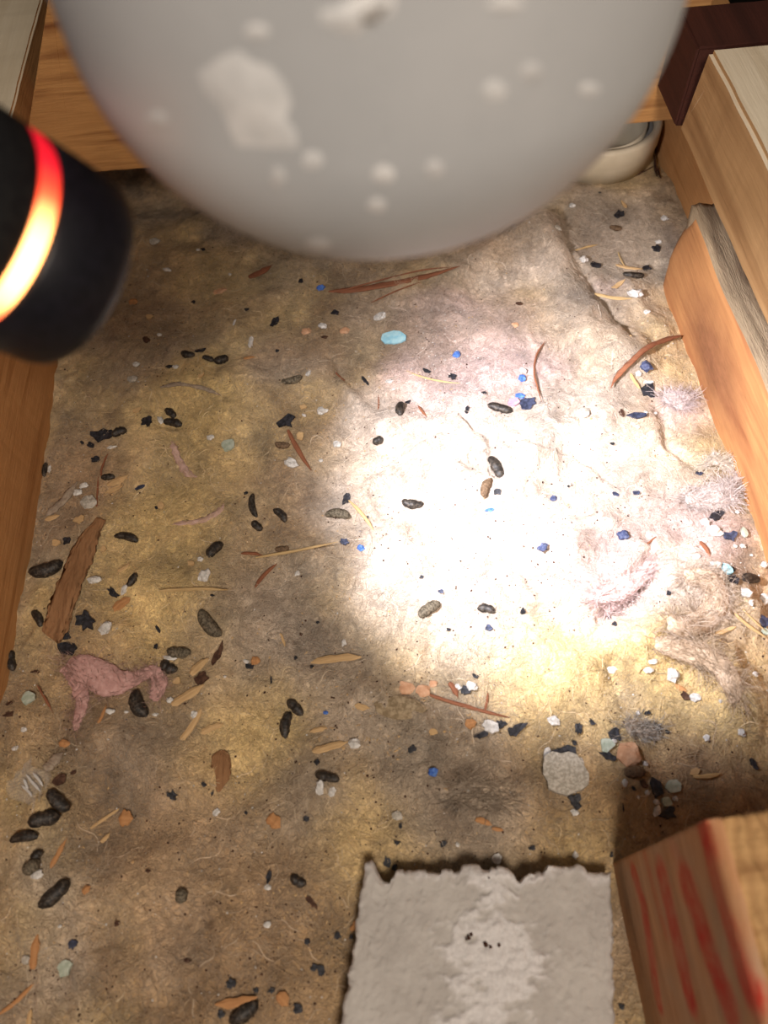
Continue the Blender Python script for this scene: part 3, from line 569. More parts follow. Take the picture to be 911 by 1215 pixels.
# kind, where it lies (photo pixels), length, width, turn in degrees, label
DEBRIS = [
('F',121,517,31.3,17.7,8,'large torn black tar flake between the torch and the pale green paint chip'),
('D',142,514,19.7,12.3,22,'black dropping stuck to the end of the large torn black flake'),
('D',223,422,17.7,10.9,-15,'plump black dropping at the flashlight end of the row of three below the pipe'),
('F',237,417,15.7,5.1,20,'thin ragged black sliver trailing above the row of three droppings below the pipe'),
('D',247,427,14.3,8.8,-10,'small black dropping in the middle of the row of three below the pipe'),
('D',263,429,18.4,13.6,22,'broad knobbly black dropping at the pipe end of the row of three'),
('F',201,436,8.8,4.8,0,'small black flake left of the row of three droppings'),
('D',203,491,14.3,10.9,-40,'upper short dropping of the crossed pair beside a white crumb'),
('D',206,503,23.8,11.6,-12,'lower longer dropping of the crossed pair beside a white crumb'),
('F',175,501,13.6,14.3,70,'triangular black flake beside the crossed pair of droppings'),
('F',114,546,10.9,8.2,0,'small black flake below the large torn black flake'),
('D',129,567,17.7,9.5,0,'glossy black oval dropping lying against the flat tan wood chip'),
('Fn',167,579,13.6,4.8,20,'thin slate grey sliver between two droppings beyond the tan wood chip'),
('D',54,558,17.7,7.5,80,'narrow black dropping pressed against the wooden joist face with a white crumb'),
('D',151,639,29.9,11.6,-12,'slender black dropping lying alone just above the end of the bark strip'),
('D',301,601,29.9,10.2,-80,'upper long thin dropping of the pair standing end to end'),
('F',292,586,5.4,4.8,0,'tiny black flake close above and left of the pair of end-to-end droppings'),
('D',305,625,15.7,10.9,-40,'lower short dropping of the pair standing end to end'),
('D',255,654,25.9,15.7,50,'fat wrinkled dark dropping just above a lone white crumb'),
('D',158,689,19.1,10.9,55,'small upright dropping with a white crumb at its foot'),
('D',56,677,43.6,20.4,15,'long dark dropping half hidden beneath the fibrous bark strip'),
('F',80,642,12.3,10.2,40,'black flake above the bark strip'),
('F',98,526,5.4,4.8,0,'tiny black flake close left of the large torn black flake'),
('F',108,529,8.8,6.1,-40,'small black flake close below and left of the large torn black flake'),
('W',162,433,8.8,7.5,0,'small white crumb above the triangular black flake'),
('W',209,436,8.2,6.1,0,'small white crumb left of the row of three droppings'),
('W',191,499,10.2,7.5,-60,'small white crumb close right of the triangular black flake'),
('W',132,531,12.3,4.4,15,'white crumb close below and right of the large torn black flake'),
('W',250,520,10.2,8.2,10,'small white crumb close above and left of the pale green paint chip'),
('W',100,577,12.3,7.5,10,'white crumb close above the pale grey plaster lump'),
('W',93,585,10.9,9.5,0,'small white crumb close above and left of the pale grey plaster lump'),
('Gp',106,597,19.7,17.0,0,'pale grey crumbly plaster lump beside the tan wood chip'),
('W',298,406,11.6,6.1,80,'white crumb above and left of the dark twisted dropping'),
('W',243,684,19.7,14.3,50,'large white crumb below the fat wrinkled dropping'),
('W',238,664,8.8,6.8,0,'small white crumb close above the large lone white crumb'),
('W',113,689,18.4,10.2,0,'white crumb close right of the bark strip'),
('Gp',158,451,12.9,9.5,0,'grey plaster bit above the triangular black flake'),
('W',59,557,9.5,4.8,80,'small white crumb below and left of the large torn black flake'),
('G',271,530,17.7,15.0,20,'pale green paint chip on the yellow insulation'),
('S',141,571,28.6,8.2,20,'flat tan wood chip under the glossy black oval dropping'),
('T',136,582,23.8,6.1,25,'tan wood shaving close below and left of the flat tan wood chip'),
('S',63,615,18.7,6.1,15,'short tan splinter left of the pale grey plaster lump'),
('T',68,645,11.6,7.5,-10,'short tan wood shaving above and left of the bark strip'),
('S',148,674,17.7,5.4,35,'short tan splinter below the lone slender dropping'),
('T',163,488,11.6,5.1,20,'short tan wood shaving close above and left of the triangular black flake'),
('T',239,447,9.5,3.1,40,'tiny tan wood shaving close below the row of three droppings'),
('Sr',299,659,24.5,4.1,-5,'reddish bark sliver above and left of the dark reddish splinter'),
('T',227,670,9.5,6.1,-10,'tiny tan wood shaving close above and left of the large lone white crumb'),
('T',191,601,9.5,8.8,0,'tiny tan wood shaving left of the lower pink thread'),
('F',186,603,4.1,4.1,0,'tiny black flake above and right of the lone slender dropping'),
('T',95,618,15.0,11.6,30,'short tan wood shaving close below and left of the pale grey plaster lump'),
('T',124,652,7.5,6.1,0,'tiny tan wood shaving below and left of the lone slender dropping'),
('Sr',125,553,30.6,2.7,75,'thin curved brown stalk rising beside the glossy black oval dropping'),
('Sr',117,584,37.4,2.4,85,'reddish bark sliver close above and right of the pale grey plaster lump'),
('Dg',347,452,26.5,10.9,12,'dark twisted dropping just below the long bark strand'),
('F',339,501,25.2,19.7,15,'square black tar flake at the edge of the torchlight'),
('Db',335,529,18.4,10.2,-5,'brown dropping just below the square black flake'),
('D',333,612,21.8,10.9,-45,'tilted black dropping beside the pair standing end to end'),
('Db',335,652,17.7,8.8,5,'brown dropping lying under the thin tan straw'),
('D',475,487,20.4,12.3,85,'upright speckled dropping in the torchlight with a crumb at its tip'),
('F',484,478,7.5,4.8,30,'small black flake close above and right of the upright speckled dropping'),
('D',593,486,32.0,12.9,-15,'wedge-shaped dark dropping beside the blue rubble cluster'),
('F',554,487,10.9,5.1,70,'small black flake left of the wedge-shaped dropping'),
('F',537,448,10.2,7.5,-20,'small black flake close below the small bright blue grain'),
('F',574,467,6.8,4.1,0,'tiny black flake above and left of the wedge-shaped dropping'),
('D',449,523,14.3,11.6,20,'short ragged dropping above a ridge of white insulation'),
('Dg',401,612,31.3,14.3,-5,'grey faded dropping lying beneath a black flake at the edge of the torchlight'),
('F',411,593,16.3,10.2,60,'upright black flake standing over the grey faded dropping'),
('Fn',408,644,12.9,8.2,10,'slate blue flake below the grey faded dropping'),
('B',428,651,8.8,7.5,0,'small bright blue crumb below the grey faded dropping'),
('D',489,599,27.2,13.6,-5,'dark pointed dropping alone on the white lit insulation'),
('D',588,556,29.9,15.7,-60,'glossy blue-black dropping lying in a crease of the white insulation'),
('Db',577,579,22.5,13.6,70,'pale brown dropping tucked below the glossy blue-black dropping'),
('F',590,584,8.8,7.5,0,'small black flake below the glossy blue-black dropping'),
('B',581,606,10.9,5.4,0,'small blue crumb below the glossy blue-black dropping'),
('F',433,452,13.6,4.1,-50,'black flake above and left of the upright speckled dropping'),
('B',542,422,8.8,8.2,0,'small bright blue grain beside the white grit field'),
('F',506,441,10.2,4.8,-20,'small black flake below and left of the small bright blue grain'),
('F',435,616,6.8,6.1,0,'tiny black flake right of the grey faded dropping'),
('LB',467,403,30.6,19.1,-8,'light blue paint chip with a chalky white edge'),
('W',382,489,12.9,11.6,0,'white crumb below and right of the dark twisted dropping'),
('W',366,444,8.8,6.1,60,'small white crumb close right of the dark twisted dropping'),
('W',346,551,19.7,12.9,-30,'white crumb close below and left of the brown rootlet'),
('W',400,528,12.3,10.2,0,'white crumb right of the brown rootlet'),
('W',353,681,8.2,6.8,0,'small white crumb below the thin tan straw'),
('W',381,547,7.5,5.4,0,'small white crumb below and right of the brown rootlet'),
('W',462,453,11.6,5.1,0,'white crumb below the light blue paint chip'),
('W',361,494,7.5,6.8,0,'small white crumb close right of the square black flake'),
('W',467,462,6.1,4.8,0,'tiny white crumb above the upright speckled dropping'),
('T',356,519,10.2,8.8,60,'tiny tan wood shaving close above the brown rootlet'),
('T',360,484,8.8,6.8,0,'tiny tan wood shaving above and right of the square black flake'),
('St',513,449,64.7,2.4,-12,'thin pale straw lying across the white grit below the light blue paint chip'),
('St',351,654,99.4,3.4,8,'long thin tan straw running out of the torchlight'),
('Sr',316,684,38.1,4.8,48,'dark reddish splinter pointing at the large greenish dropping'),
('Sr',501,490,21.1,3.4,-60,'short reddish bark sliver right of the upright speckled dropping'),
('St',429,613,44.2,4.1,-50,'long thin straw right of the grey faded dropping'),
('Sr',356,536,57.8,5.4,-60,'branching brown rootlet beside the square black flake'),
('Sr',448,480,23.8,2.0,88,'reddish bark sliver left of the upright speckled dropping'),
('Sr',405,449,34.0,2.4,-48,'reddish bark sliver right of the dark twisted dropping'),
('Fn',624,479,24.5,17.7,15,'dark blue chunk at the centre of the rubble cluster below the thin curved twig'),
('B',617,471,12.3,6.8,0,'bright blue flake on top of the blue rubble cluster'),
('B',619,450,9.5,8.2,0,'small blue crumb close below and left of the thin curved twig'),
('W',620,441,10.9,8.8,0,'small white crumb close left of the thin curved twig'),
('W',626,461,8.8,6.8,0,'small white crumb close above the blue rubble cluster'),
('Pk',609,479,14.3,11.6,20,'purplish pink chip beside the blue rubble cluster'),
('Bn',765,436,15.0,12.9,0,'blue crumb just under the reddish bark twig by the plank'),
('W',757,444,8.8,8.2,0,'small white crumb close below and left of the reddish bark twig'),
('F',769,464,17.7,15.7,-70,'chunky blue-black flake under the reddish bark twig'),
('W',769,454,12.3,5.4,0,'white crumb close above the chunky blue-black flake'),
('Fn',754,494,25.2,8.2,5,'long navy sliver with a white grain at its tip'),
('Fb',737,492,11.6,6.1,-60,'brown flake close left of the long navy sliver'),
('W',766,490,6.1,5.4,0,'tiny white crumb close right of the long navy sliver'),
('W',777,491,6.8,5.4,0,'tiny white crumb below the chunky blue-black flake'),
('W',756,507,6.8,6.1,0,'tiny white crumb close below the long navy sliver'),
('St',752,453,21.8,4.4,-50,'short thin straw close above and left of the chunky blue-black flake'),
('Gp',692,491,16.3,13.6,0,'knobbly whitish lump on the far edge of the white torchlit patch'),
('F',726,527,6.1,3.4,0,'tiny black flake below and left of the long navy sliver'),
('Fn',730,587,9.5,4.8,-25,'small navy flake above the round dusky blue crumb'),
('Fn',754,586,9.5,5.4,10,'small navy flake below the long navy sliver'),
('Bn',656,592,8.2,6.8,0,'small dusky blue crumb below and right of the glossy blue-black dropping'),
('F',674,578,3.7,3.7,0,'tiny black flake above and left of the round dusky blue crumb'),
('Bn',644,650,12.3,9.5,40,'dusky blue crumb left of the round dusky blue crumb'),
('Bn',739,637,14.3,12.9,0,'round dusky blue crumb between the torchlit folds'),
('B',757,681,10.9,7.5,0,'bright sky-blue crumb beside the dark fold of pink insulation'),
('Fn',829,563,9.5,4.8,0,'small navy flake above and left of the hairy white flap'),
('F',851,613,18.4,12.3,40,'blue-black flake beside the bright white crumb pair under the hairy flap'),
('Fn',866,637,17.7,12.9,10,'dusky blue flake below the bright white crumb pair'),
('D',887,689,29.9,15.0,12,'long dark dropping beside a black flake at the foot of the plank'),
('F',870,688,14.3,12.9,0,'black flake touching the long dark dropping at the foot of the plank'),
('F',869,676,7.5,4.1,-40,'small black flake close above and left of the long dropping by the plank'),
('W',836,621,13.6,11.6,-30,'smaller of the bright white crumb pair under the hairy flap'),
('W',847,631,20.4,16.3,-10,'larger of the bright white crumb pair under the hairy flap'),
('W',875,608,6.8,6.1,0,'tiny white crumb below and right of the hairy white flap'),
('G',882,633,12.9,7.5,-70,'small pale green chip at the foot of the orange plank'),
('W',872,648,6.1,5.4,0,'tiny white crumb below and right of the bright white crumb pair'),
('W',881,648,8.2,6.1,0,'small white crumb above and right of the coiled fluff roll'),
('W',891,659,5.1,4.8,0,'tiny white crumb above the long dropping by the plank'),
('W',847,671,17.7,11.6,10,'white crumb below the bright white crumb pair'),
('LB',861,676,16.3,10.2,-60,'pale blue chip touching the black flake at the foot of the plank'),
('W',906,671,8.2,10.2,80,'small white crumb above and right of the long dropping by the plank'),
('W',848,540,9.5,7.5,20,'small white crumb above the bright white crumb pair'),
('W',857,550,20.4,7.5,-35,'white crumb above the hairy white flap'),
('W',826,662,11.6,8.8,0,'white crumb below and left of the bright white crumb pair'),
('Sr',836,654,23.8,5.4,-65,'reddish bark sliver close below and left of the bright white crumb pair'),
('Sr',772,643,17.0,2.7,45,'short reddish bark sliver right of the round dusky blue crumb'),
('D',15,785,25.2,12.9,-85,'upright dropping lying close against the wooden joist face'),
('D',46,734,22.5,12.3,-60,'dark dropping half sunk beside the lower end of the bark strip'),
('F',103,737,26.5,22.5,-25,'jagged black tar flake next to a big white crumb'),
('F',78,754,23.1,10.2,0,"oval black flake just below the bark strip's end"),
('F',81,770,25.9,15.7,-20,"ragged black flake above the pink tuft's tip"),
('Dg',249,741,39.5,19.1,-52,'large greenish grey speckled dropping in the middle of the yellow insulation'),
('Dg',213,775,30.6,15.7,-5,'crumbly mottled dropping above a white crumb near the pink tuft'),
('D',201,792,22.5,15.0,-30,'black dropping tucked under the crumbly mottled dropping'),
('D',166,837,35.4,20.4,-65,'big blunt dropping leaning on the pink tuft'),
('Fb',259,777,34.0,8.2,60,'narrow dark brown bark shred near the large greenish dropping'),
('Fb',240,804,19.1,16.3,20,'brown flake above and right of the thick tan splinter'),
('F',135,704,17.7,7.5,-40,'black flake above the big knobbly white crumb'),
('F',188,746,11.6,4.1,-70,'black flake above and left of the crumbly mottled dropping'),
('D',69,951,32.7,18.4,-42,'uppermost of the three big droppings by the clear plastic shreds'),
('D',53,972,38.1,21.8,12,'middle fattest one of the three big droppings by the clear plastic shreds'),
('Fb',71,926,17.7,11.6,50,'brown flake close above the three big droppings'),
('F',205,944,14.3,9.5,-50,'black flake above and right of the square orange chip'),
('F',297,791,10.2,7.5,10,'small black flake right of the dark brown bark shred'),
('Fb',12,848,15.7,5.4,5,'brown flake below and left of the pale sage paint chip'),
('Fb',12,836,9.5,4.1,20,'small brown flake close left of the pale sage paint chip'),
('Fb',5,696,18.4,7.5,0,'brown flake left of the bark strip'),
('F',252,707,6.1,2.7,0,'tiny black flake close right of the long dry straw'),
('Fb',43,798,11.6,3.4,0,'brown flake below and right of the dropping against the joist'),
('F',185,768,7.5,5.4,60,'small black flake left of the crumbly mottled dropping'),
('F',242,931,8.2,4.8,-20,'small black flake below the slim tan splinter'),
('F',292,965,5.4,3.4,-50,'tiny black flake above and left of the shiny oval dropping'),
('F',252,942,8.2,2.7,80,'small black flake right of the square orange chip'),
('Fb',87,917,8.8,4.8,30,'small brown flake above and right of the three big droppings'),
('W',126,746,22.5,14.3,50,'big knobbly white crumb between the jagged black flake and the pink tuft'),
('W',202,781,17.7,6.8,-5,'white crumb close below and left of the crumbly mottled dropping'),
('W',131,845,12.9,8.2,0,'white crumb left of the big blunt dropping'),
('W',231,848,10.9,8.8,60,'small white crumb close above the slim tan splinter'),
('W',202,831,8.8,8.2,0,'small white crumb close left of the thick tan splinter'),
('W',29,866,8.8,7.5,60,'small white crumb below the pale sage paint chip'),
('W',19,888,8.2,6.8,0,'small white crumb above and left of the clear plastic shreds'),
('W',267,803,5.1,4.8,0,'tiny white crumb below the dark brown bark shred'),
('W',292,785,8.8,5.4,-30,'small white crumb right of the dark brown bark shred'),
('W',148,700,14.3,7.5,65,'white crumb above and right of the big knobbly white crumb'),
('W',150,845,6.1,5.4,0,'tiny white crumb close below and left of the big blunt dropping'),
('W',184,848,8.2,4.1,0,'small white crumb close below and right of the big blunt dropping'),
('W',257,964,11.6,8.2,45,'white crumb right of the square orange chip'),
('G',35,830,15.7,15.7,0,'pale sage paint chip between the joist and the pink tuft'),
('S',224,825,44.9,9.5,30,'thick tan splinter beside the big blunt dropping'),
('S',238,792,28.6,9.5,42,'tan splinter close below and left of the dark brown bark shred'),
('T',211,808,11.6,9.5,40,'short tan wood shaving close above and left of the thick tan splinter'),
('S',226,861,47.6,6.8,55,'slim tan splinter standing below the thick tan splinter'),
('S',252,865,27.2,6.8,22,'tan splinter right of the slim tan splinter'),
('So',78,883,13.6,8.2,-10,'short orange wood sliver above and right of the clear plastic shreds'),
('So',146,717,24.5,10.2,30,'pale orange wood curl below the small upright dropping'),
('So',151,972,17.0,16.3,0,'square orange wood chip above the long thin sliver'),
('S',124,973,59.9,3.7,36,'long thin wood sliver below the square orange chip'),
('St',231,702,81.7,4.1,2,'long dry straw lying above the large greenish dropping'),
('Sr',54,830,37.4,3.1,-60,'reddish bark sliver close right of the pale sage paint chip'),
('So',121,848,27.2,3.4,70,'orange wood sliver below the pink tuft'),
('Dg',509,724,31.3,16.3,35,'speckled grey-brown dropping alone on the brightest insulation'),
('D',577,724,22.5,12.9,-15,'glossy bluish dropping in the brightest part of the torchlight'),
('F',532,748,5.8,4.4,0,'tiny black flake below and right of the speckled lone dropping'),
('Fn',580,746,9.5,8.8,0,'small navy flake close below the glossy bluish dropping'),
('D',340,861,33.3,15.7,80,'upright dropping of the touching pair in the shade below the torchlight'),
('D',351,840,25.9,14.3,-45,'slanted dropping of the touching pair in the shade below the torchlight'),
('Tl',474,840,60.6,25.2,-5,'flat crumbly tan slab fragment embedded in grey insulation'),
('T',429,839,21.1,8.2,-5,'short tan wood shaving left of the crumbly tan slab fragment'),
('D',389,923,32.0,12.9,-15,'black dropping with a white crumb pair below it'),
('W',380,935,19.1,11.6,80,'white crumb close below and left of the dropping over white crumbs'),
('W',394,940,15.0,9.5,70,'white crumb close below the dropping over white crumbs'),
('W',421,883,15.0,12.9,0,'white crumb right of the splinter with white end crumb'),
('W',472,969,11.6,9.5,20,'white crumb below and left of the dark blue crumb'),
('B',514,917,11.6,10.2,0,'dark blue crumb alone on grey insulation fluff'),
('F',376,905,8.2,7.5,0,'small black flake close above and left of the dropping over white crumbs'),
('F',594,861,14.3,12.3,30,'black flake close right of the pale plaster shell'),
('F',552,820,13.6,12.3,0,"black flake between two bright white crumbs at the torchlight's lower edge"),
('W',561,815,14.3,12.9,0,'white crumb close above and right of the black flake between white crumbs'),
('W',544,816,9.5,8.8,0,'small white crumb close left of the black flake between white crumbs'),
('F',564,803,8.8,4.8,-20,'small black flake close above and right of the black flake between white crumbs'),
('F',571,873,18.4,6.8,25,'black flake close below and left of the pale plaster shell'),
('Wp',582,864,22.5,13.6,-15,'pale curved plaster shell beside scattered black flakes'),
('F',608,869,11.6,10.2,0,'black flake below and right of the long reddish splinter'),
('O',480,818,26.5,16.3,5,'larger pinkish tan clay chip above the crumbly tan slab fragment'),
('O',501,821,18.4,15.0,20,'smaller pinkish tan clay chip above the crumbly tan slab fragment'),
('O',514,812,10.2,8.2,0,'small pinkish clay bit right of the pinkish tan clay chip'),
('S',399,784,59.9,8.8,4,"flat tan splinter lying level at the torchlight's shaded edge"),
('S',393,887,43.6,8.2,15,'tan splinter with a white crumb at its end'),
('Sr',554,838,102.1,4.4,-16,"long reddish splinter along the torchlight's lower edge"),
('Sr',538,820,21.1,6.8,-60,'short reddish bark sliver close left of the black flake between white crumbs'),
('So',558,860,13.6,10.9,20,'short orange wood sliver close below the long reddish splinter'),
('S',378,867,21.1,5.4,10,'short tan splinter close above and left of the splinter with white end crumb'),
('T',336,760,17.0,3.4,-65,'short tan wood shaving left of the flat level splinter'),
('B',387,846,7.5,4.8,0,'small blue crumb above the splinter with white end crumb'),
('So',304,785,10.9,8.8,0,'tiny orange wood sliver right of the dark brown bark shred'),
('Sr',577,833,20.4,3.4,80,'short reddish bark sliver close right of the long reddish splinter'),
('F',322,808,10.9,2.7,85,'small black flake below and right of the dark brown bark shred'),
('F',377,739,4.8,3.4,20,'tiny black flake above and left of the flat level splinter'),
('F',351,781,4.8,4.1,0,'tiny black flake above the touching dropping pair'),
('F',370,792,4.8,3.4,0,'tiny black flake left of the flat level splinter'),
('F',500,685,6.1,4.1,0,'tiny black flake above the speckled lone dropping'),
('Fn',523,702,7.5,5.4,0,'small navy flake above and right of the speckled lone dropping'),
('Fb',357,753,4.8,4.1,0,'tiny brown flake above and left of the flat level splinter'),
('W',408,763,8.8,6.8,70,'small white crumb close above and right of the flat level splinter'),
('T',513,869,11.6,6.8,0,'short tan wood shaving above the dark blue crumb'),
('F',489,889,11.6,7.5,30,'black flake above and left of the dark blue crumb'),
('Gp',670,918,53.1,42.9,0,'big flat grey plaster chip lying alone above the plaster slab'),
('F',671,894,32.0,16.3,10,'ragged black tar flake along the top of the big grey plaster chip'),
('F',682,951,19.7,15.7,80,'black round flake below the big grey plaster chip with a white crumb'),
('W',649,896,19.7,8.8,85,'white crumb above and left of the big grey plaster chip'),
('W',689,904,12.3,7.5,-60,'white crumb close above and right of the big grey plaster chip'),
('W',682,964,10.2,8.8,0,'small white crumb below the big grey plaster chip'),
('W',679,938,8.8,6.8,0,'small white crumb close below and right of the big grey plaster chip'),
('F',681,881,8.8,6.8,-30,'small black flake above the big grey plaster chip'),
('F',686,865,15.7,8.8,80,'black flake above and left of the orange clay chip'),
('F',702,857,10.2,6.1,-40,'small black flake above and right of the big grey plaster chip'),
('F',615,864,24.5,11.6,28,'winged black flake under the yellow torchlit edge'),
('W',657,855,15.7,12.3,-30,'white crumb alone under the yellow torchlit edge'),
('O',745,895,31.3,25.2,-35,'smooth orange clay chip in the cluster above the red-marked timber'),
('G',719,885,21.1,15.0,0,'olive grey chip beside the orange clay chip'),
('F',729,873,18.4,17.0,-50,'black flake behind the white crumb next to the orange clay chip'),
('F',721,898,24.5,11.6,-25,'black shard below the olive grey chip'),
('W',726,880,11.6,8.2,0,'white crumb close above and left of the orange clay chip'),
('Db',752,917,27.2,17.7,3,'olive brown ridged dropping just below the orange clay chip'),
('W',741,929,12.3,6.8,85,'white crumb close below and left of the olive brown dropping'),
('W',764,906,9.5,6.8,-30,'small white crumb close above and right of the olive brown dropping'),
('Fb',763,930,12.3,7.5,-40,'brown flake close left of the thick black shard'),
('F',777,934,27.2,17.7,85,'thick upright black shard beside the pale mint chip'),
('G',797,934,19.7,15.7,-10,'pale mint chip beside the thick black shard'),
('W',801,948,8.2,6.8,0,'small white crumb close below the pale mint chip'),
('W',778,952,8.2,7.5,0,'small white crumb close below the thick black shard'),
('W',778,963,15.7,9.5,80,'white crumb below and left of the pale mint chip'),
('W',767,941,7.5,6.8,0,'small white crumb close below and left of the thick black shard'),
('F',791,966,25.2,13.6,25,"pointed black shard nearest the red-marked timber's corner"),
('G',789,952,13.6,10.2,0,'pale green chip close below and left of the pale mint chip'),
('F',893,907,17.0,7.5,-60,'small ragged black flake alone on the brown side above the red-marked timber'),
('F',778,862,12.3,8.2,-40,'black flake above and right of the orange clay chip'),
('F',768,846,9.5,4.8,20,'small black flake below and left of the large angular white crumb'),
('F',791,869,5.4,5.1,0,'tiny black flake above and right of the olive brown dropping'),
('F',751,936,8.2,3.4,-40,'small black flake close below the olive brown dropping'),
('W',757,946,6.8,4.1,-40,'tiny white crumb below the olive brown dropping'),
('W',798,801,19.1,17.0,-30,'large white angular crumb at the shaded lower edge of the torchlight'),
('W',824,828,16.3,11.6,-10,'white crumb resting beside a reddish brown flake'),
('W',774,785,11.6,6.8,15,'white crumb above and left of the large angular white crumb'),
('W',769,795,11.6,8.2,0,'white crumb left of the large angular white crumb'),
('T',756,793,10.2,9.5,0,'tiny tan wood shaving left of the large angular white crumb'),
('W',895,801,8.2,7.5,0,'small white crumb below the dry straw stalk'),
('W',838,876,8.8,8.8,0,'small white crumb above the curved tan straw'),
('W',879,869,10.9,9.5,-20,'small white crumb above and right of the curved tan straw'),
('W',855,832,5.8,5.4,0,'tiny white crumb below and right of the large angular white crumb'),
('W',726,795,15.7,8.8,0,'white crumb above the olive brown dropping'),
('W',884,705,15.7,13.6,0,'blocky white crumb right below the long dark dropping by the plank'),
('W',905,712,15.7,14.3,20,'blocky white crumb at the foot of the plank next to a navy flake'),
('W',890,716,6.8,9.5,0,'tiny white crumb below the long dropping by the plank'),
('Fb',813,826,12.9,10.2,-30,'reddish brown flake beside a white crumb'),
('So',808,817,17.0,5.4,-30,'short orange wood sliver close below and right of the large angular white crumb'),
('Fn',906,738,15.7,14.3,0,'navy flake at the frame edge below two blocky white crumbs'),
('G',907,750,10.9,7.5,0,'small pale green chip close right of the dry straw stalk'),
('S',859,749,27.2,4.8,20,'tan splinter left of the dry straw stalk'),
('St',889,743,51.0,4.1,-32,'thicker dry straw stalk below the blocky white crumbs'),
('St',893,736,40.8,2.4,-38,'long thin straw close above and right of the dry straw stalk'),
('F',729,741,7.5,6.1,0,'small black flake above and left of the large angular white crumb'),
('F',723,734,6.1,4.1,-50,'tiny black flake below the round dusky blue crumb'),
('F',793,705,6.1,4.8,80,'tiny black flake close left of the coiled fluff roll'),
('St',838,920,34.0,5.4,6,'curved tan straw above the red-marked timber'),
('T',823,916,14.3,8.2,25,'short tan wood shaving close left of the curved tan straw'),
('F',620,726,10.2,6.1,80,'small black flake right of the glossy bluish dropping'),
('W',757,846,6.8,6.1,0,'tiny white crumb above the orange clay chip'),
('D',65,1061,48.3,21.1,42,'longest smoothest black dropping lying below the three big ones'),
('D',30,994,36.1,15.0,8,'lowest of the three big droppings by the clear plastic shreds'),
('D',44,1016,17.7,14.3,50,'small black dropping perched above a mottled one with a white crumb'),
('Dg',38,1029,24.5,19.1,40,'mottled crumbling dropping holding a white crumb'),
('W',44,1038,15.0,11.6,20,'white crumb close below and right of the mottled crumbling dropping'),
('Dg',216,1063,19.7,17.7,80,'round dusty dark clump alone on brown insulation'),
('D',290,1201,42.9,20.4,35,'large dropping beneath the orange splinter near the plaster slab'),
('So',282,1187,51.0,10.2,10,'orange splinter lying on the large dropping near the plaster slab'),
('So',68,1015,49.7,5.4,62,'orange-brown splinter beside the mottled crumbling dropping'),
('S',126,994,15.7,4.8,48,'short tan splinter close below the long thin sliver'),
('Fn',88,1120,11.6,10.9,0,'dusky blue-black flake on the dark grey streak'),
('G',78,1148,21.8,17.0,20,'grey-green paint chip sunk in the dark grey streak'),
('F',262,1203,11.6,9.5,0,'black flake left of the large dropping by the slab'),
('F',274,1167,12.3,10.9,0,'black flake above and left of the large dropping by the slab'),
('F',304,1175,6.8,6.1,0,'tiny black flake above and right of the large dropping by the slab'),
('Fb',140,1096,6.8,6.1,0,'tiny brown flake above and right of the dusky blue-black flake'),
('Fb',223,1140,9.5,5.4,-20,'small brown flake below the round dusty clump'),
('So',43,1129,40.8,8.8,80,'orange-brown splinter along the dark grey streak'),
('Gp',32,1138,11.6,9.5,40,'grey plaster bit left of the grey-green paint chip'),
('So',20,1185,54.4,4.8,42,'long orange wood sliver below and left of the grey-green paint chip'),
('S',37,1207,21.1,5.4,82,'short tan splinter below and left of the grey-green paint chip'),
('So',104,1056,12.3,7.5,40,'short orange wood sliver right of the longest black dropping'),
('W',71,1099,6.1,5.4,0,'tiny white crumb above and left of the dusky blue-black flake'),
('Fb',176,1034,6.8,4.1,0,'tiny brown flake above and left of the round dusty clump'),
('D',354,1045,21.8,13.6,-30,"shiny black oval dropping between the insulation's grey fluff and the plaster slab"),
('F',320,1041,17.0,6.8,75,'black flake left of the shiny oval dropping'),
('W',318,1053,8.8,7.5,0,'small white crumb left of the shiny oval dropping'),
('F',365,1117,7.5,6.8,0,'small black flake right of the round dusty clump'),
('F',373,1148,10.2,8.2,0,'small black flake below and right of the round dusty clump'),
('F',381,1151,12.9,9.5,-60,'black flake below the dropping over white crumbs'),
('F',354,1196,12.9,10.2,20,'black flake right of the large dropping by the slab'),
('W',317,1097,10.2,8.2,0,'small white crumb below and left of the shiny oval dropping'),
('F',459,1023,15.7,8.8,85,"black pointed flake just above the plaster slab's broken edge"),
('F',469,1029,10.2,6.8,20,'small black flake right of the shiny oval dropping'),
('F',471,1000,8.8,6.8,-20,'small black flake below and right of the dropping over white crumbs'),
('F',475,980,8.8,4.8,80,'small black flake below and left of the dark blue crumb'),
('Gp',471,968,12.3,10.2,0,'grey plaster bit below and left of the dark blue crumb'),
('W',543,1002,7.5,6.1,-60,'small white crumb below the dark blue crumb'),
('Wp',589,1019,12.9,10.9,0,'white plaster flake above the plaster slab'),
('F',364,972,9.5,8.2,0,'small black flake below and left of the dropping over white crumbs'),
('F',526,1002,10.2,6.8,40,'small black flake below the dark blue crumb'),
('So',574,976,21.1,6.1,-20,'short orange wood sliver below and right of the dark blue crumb'),
('So',590,984,13.6,4.1,-10,'short orange wood sliver below and left of the big grey plaster chip'),
('So',326,976,19.1,13.6,-40,'short orange wood sliver above the shiny oval dropping'),
('So',336,1186,18.4,12.3,-50,"orange wood flake beside the plaster slab's long edge"),
('Fb',370,1071,21.8,6.1,-50,'brown flake below and right of the shiny oval dropping'),
('F',417,1112,6.1,4.8,0,'tiny black flake left of the plaster slab'),
('F',400,1110,10.2,8.2,-80,'small black flake below and right of the shiny oval dropping'),
('So',421,1097,17.0,6.1,60,'short orange wood sliver below and right of the shiny oval dropping'),
('F',323,1175,10.2,6.8,0,'small black flake below the shiny oval dropping'),
('F',631,1006,9.5,6.1,20,'small black flake below and left of the big grey plaster chip'),
('W',682,1015,8.8,8.8,0,'small white crumb below and left of the orange clay chip'),
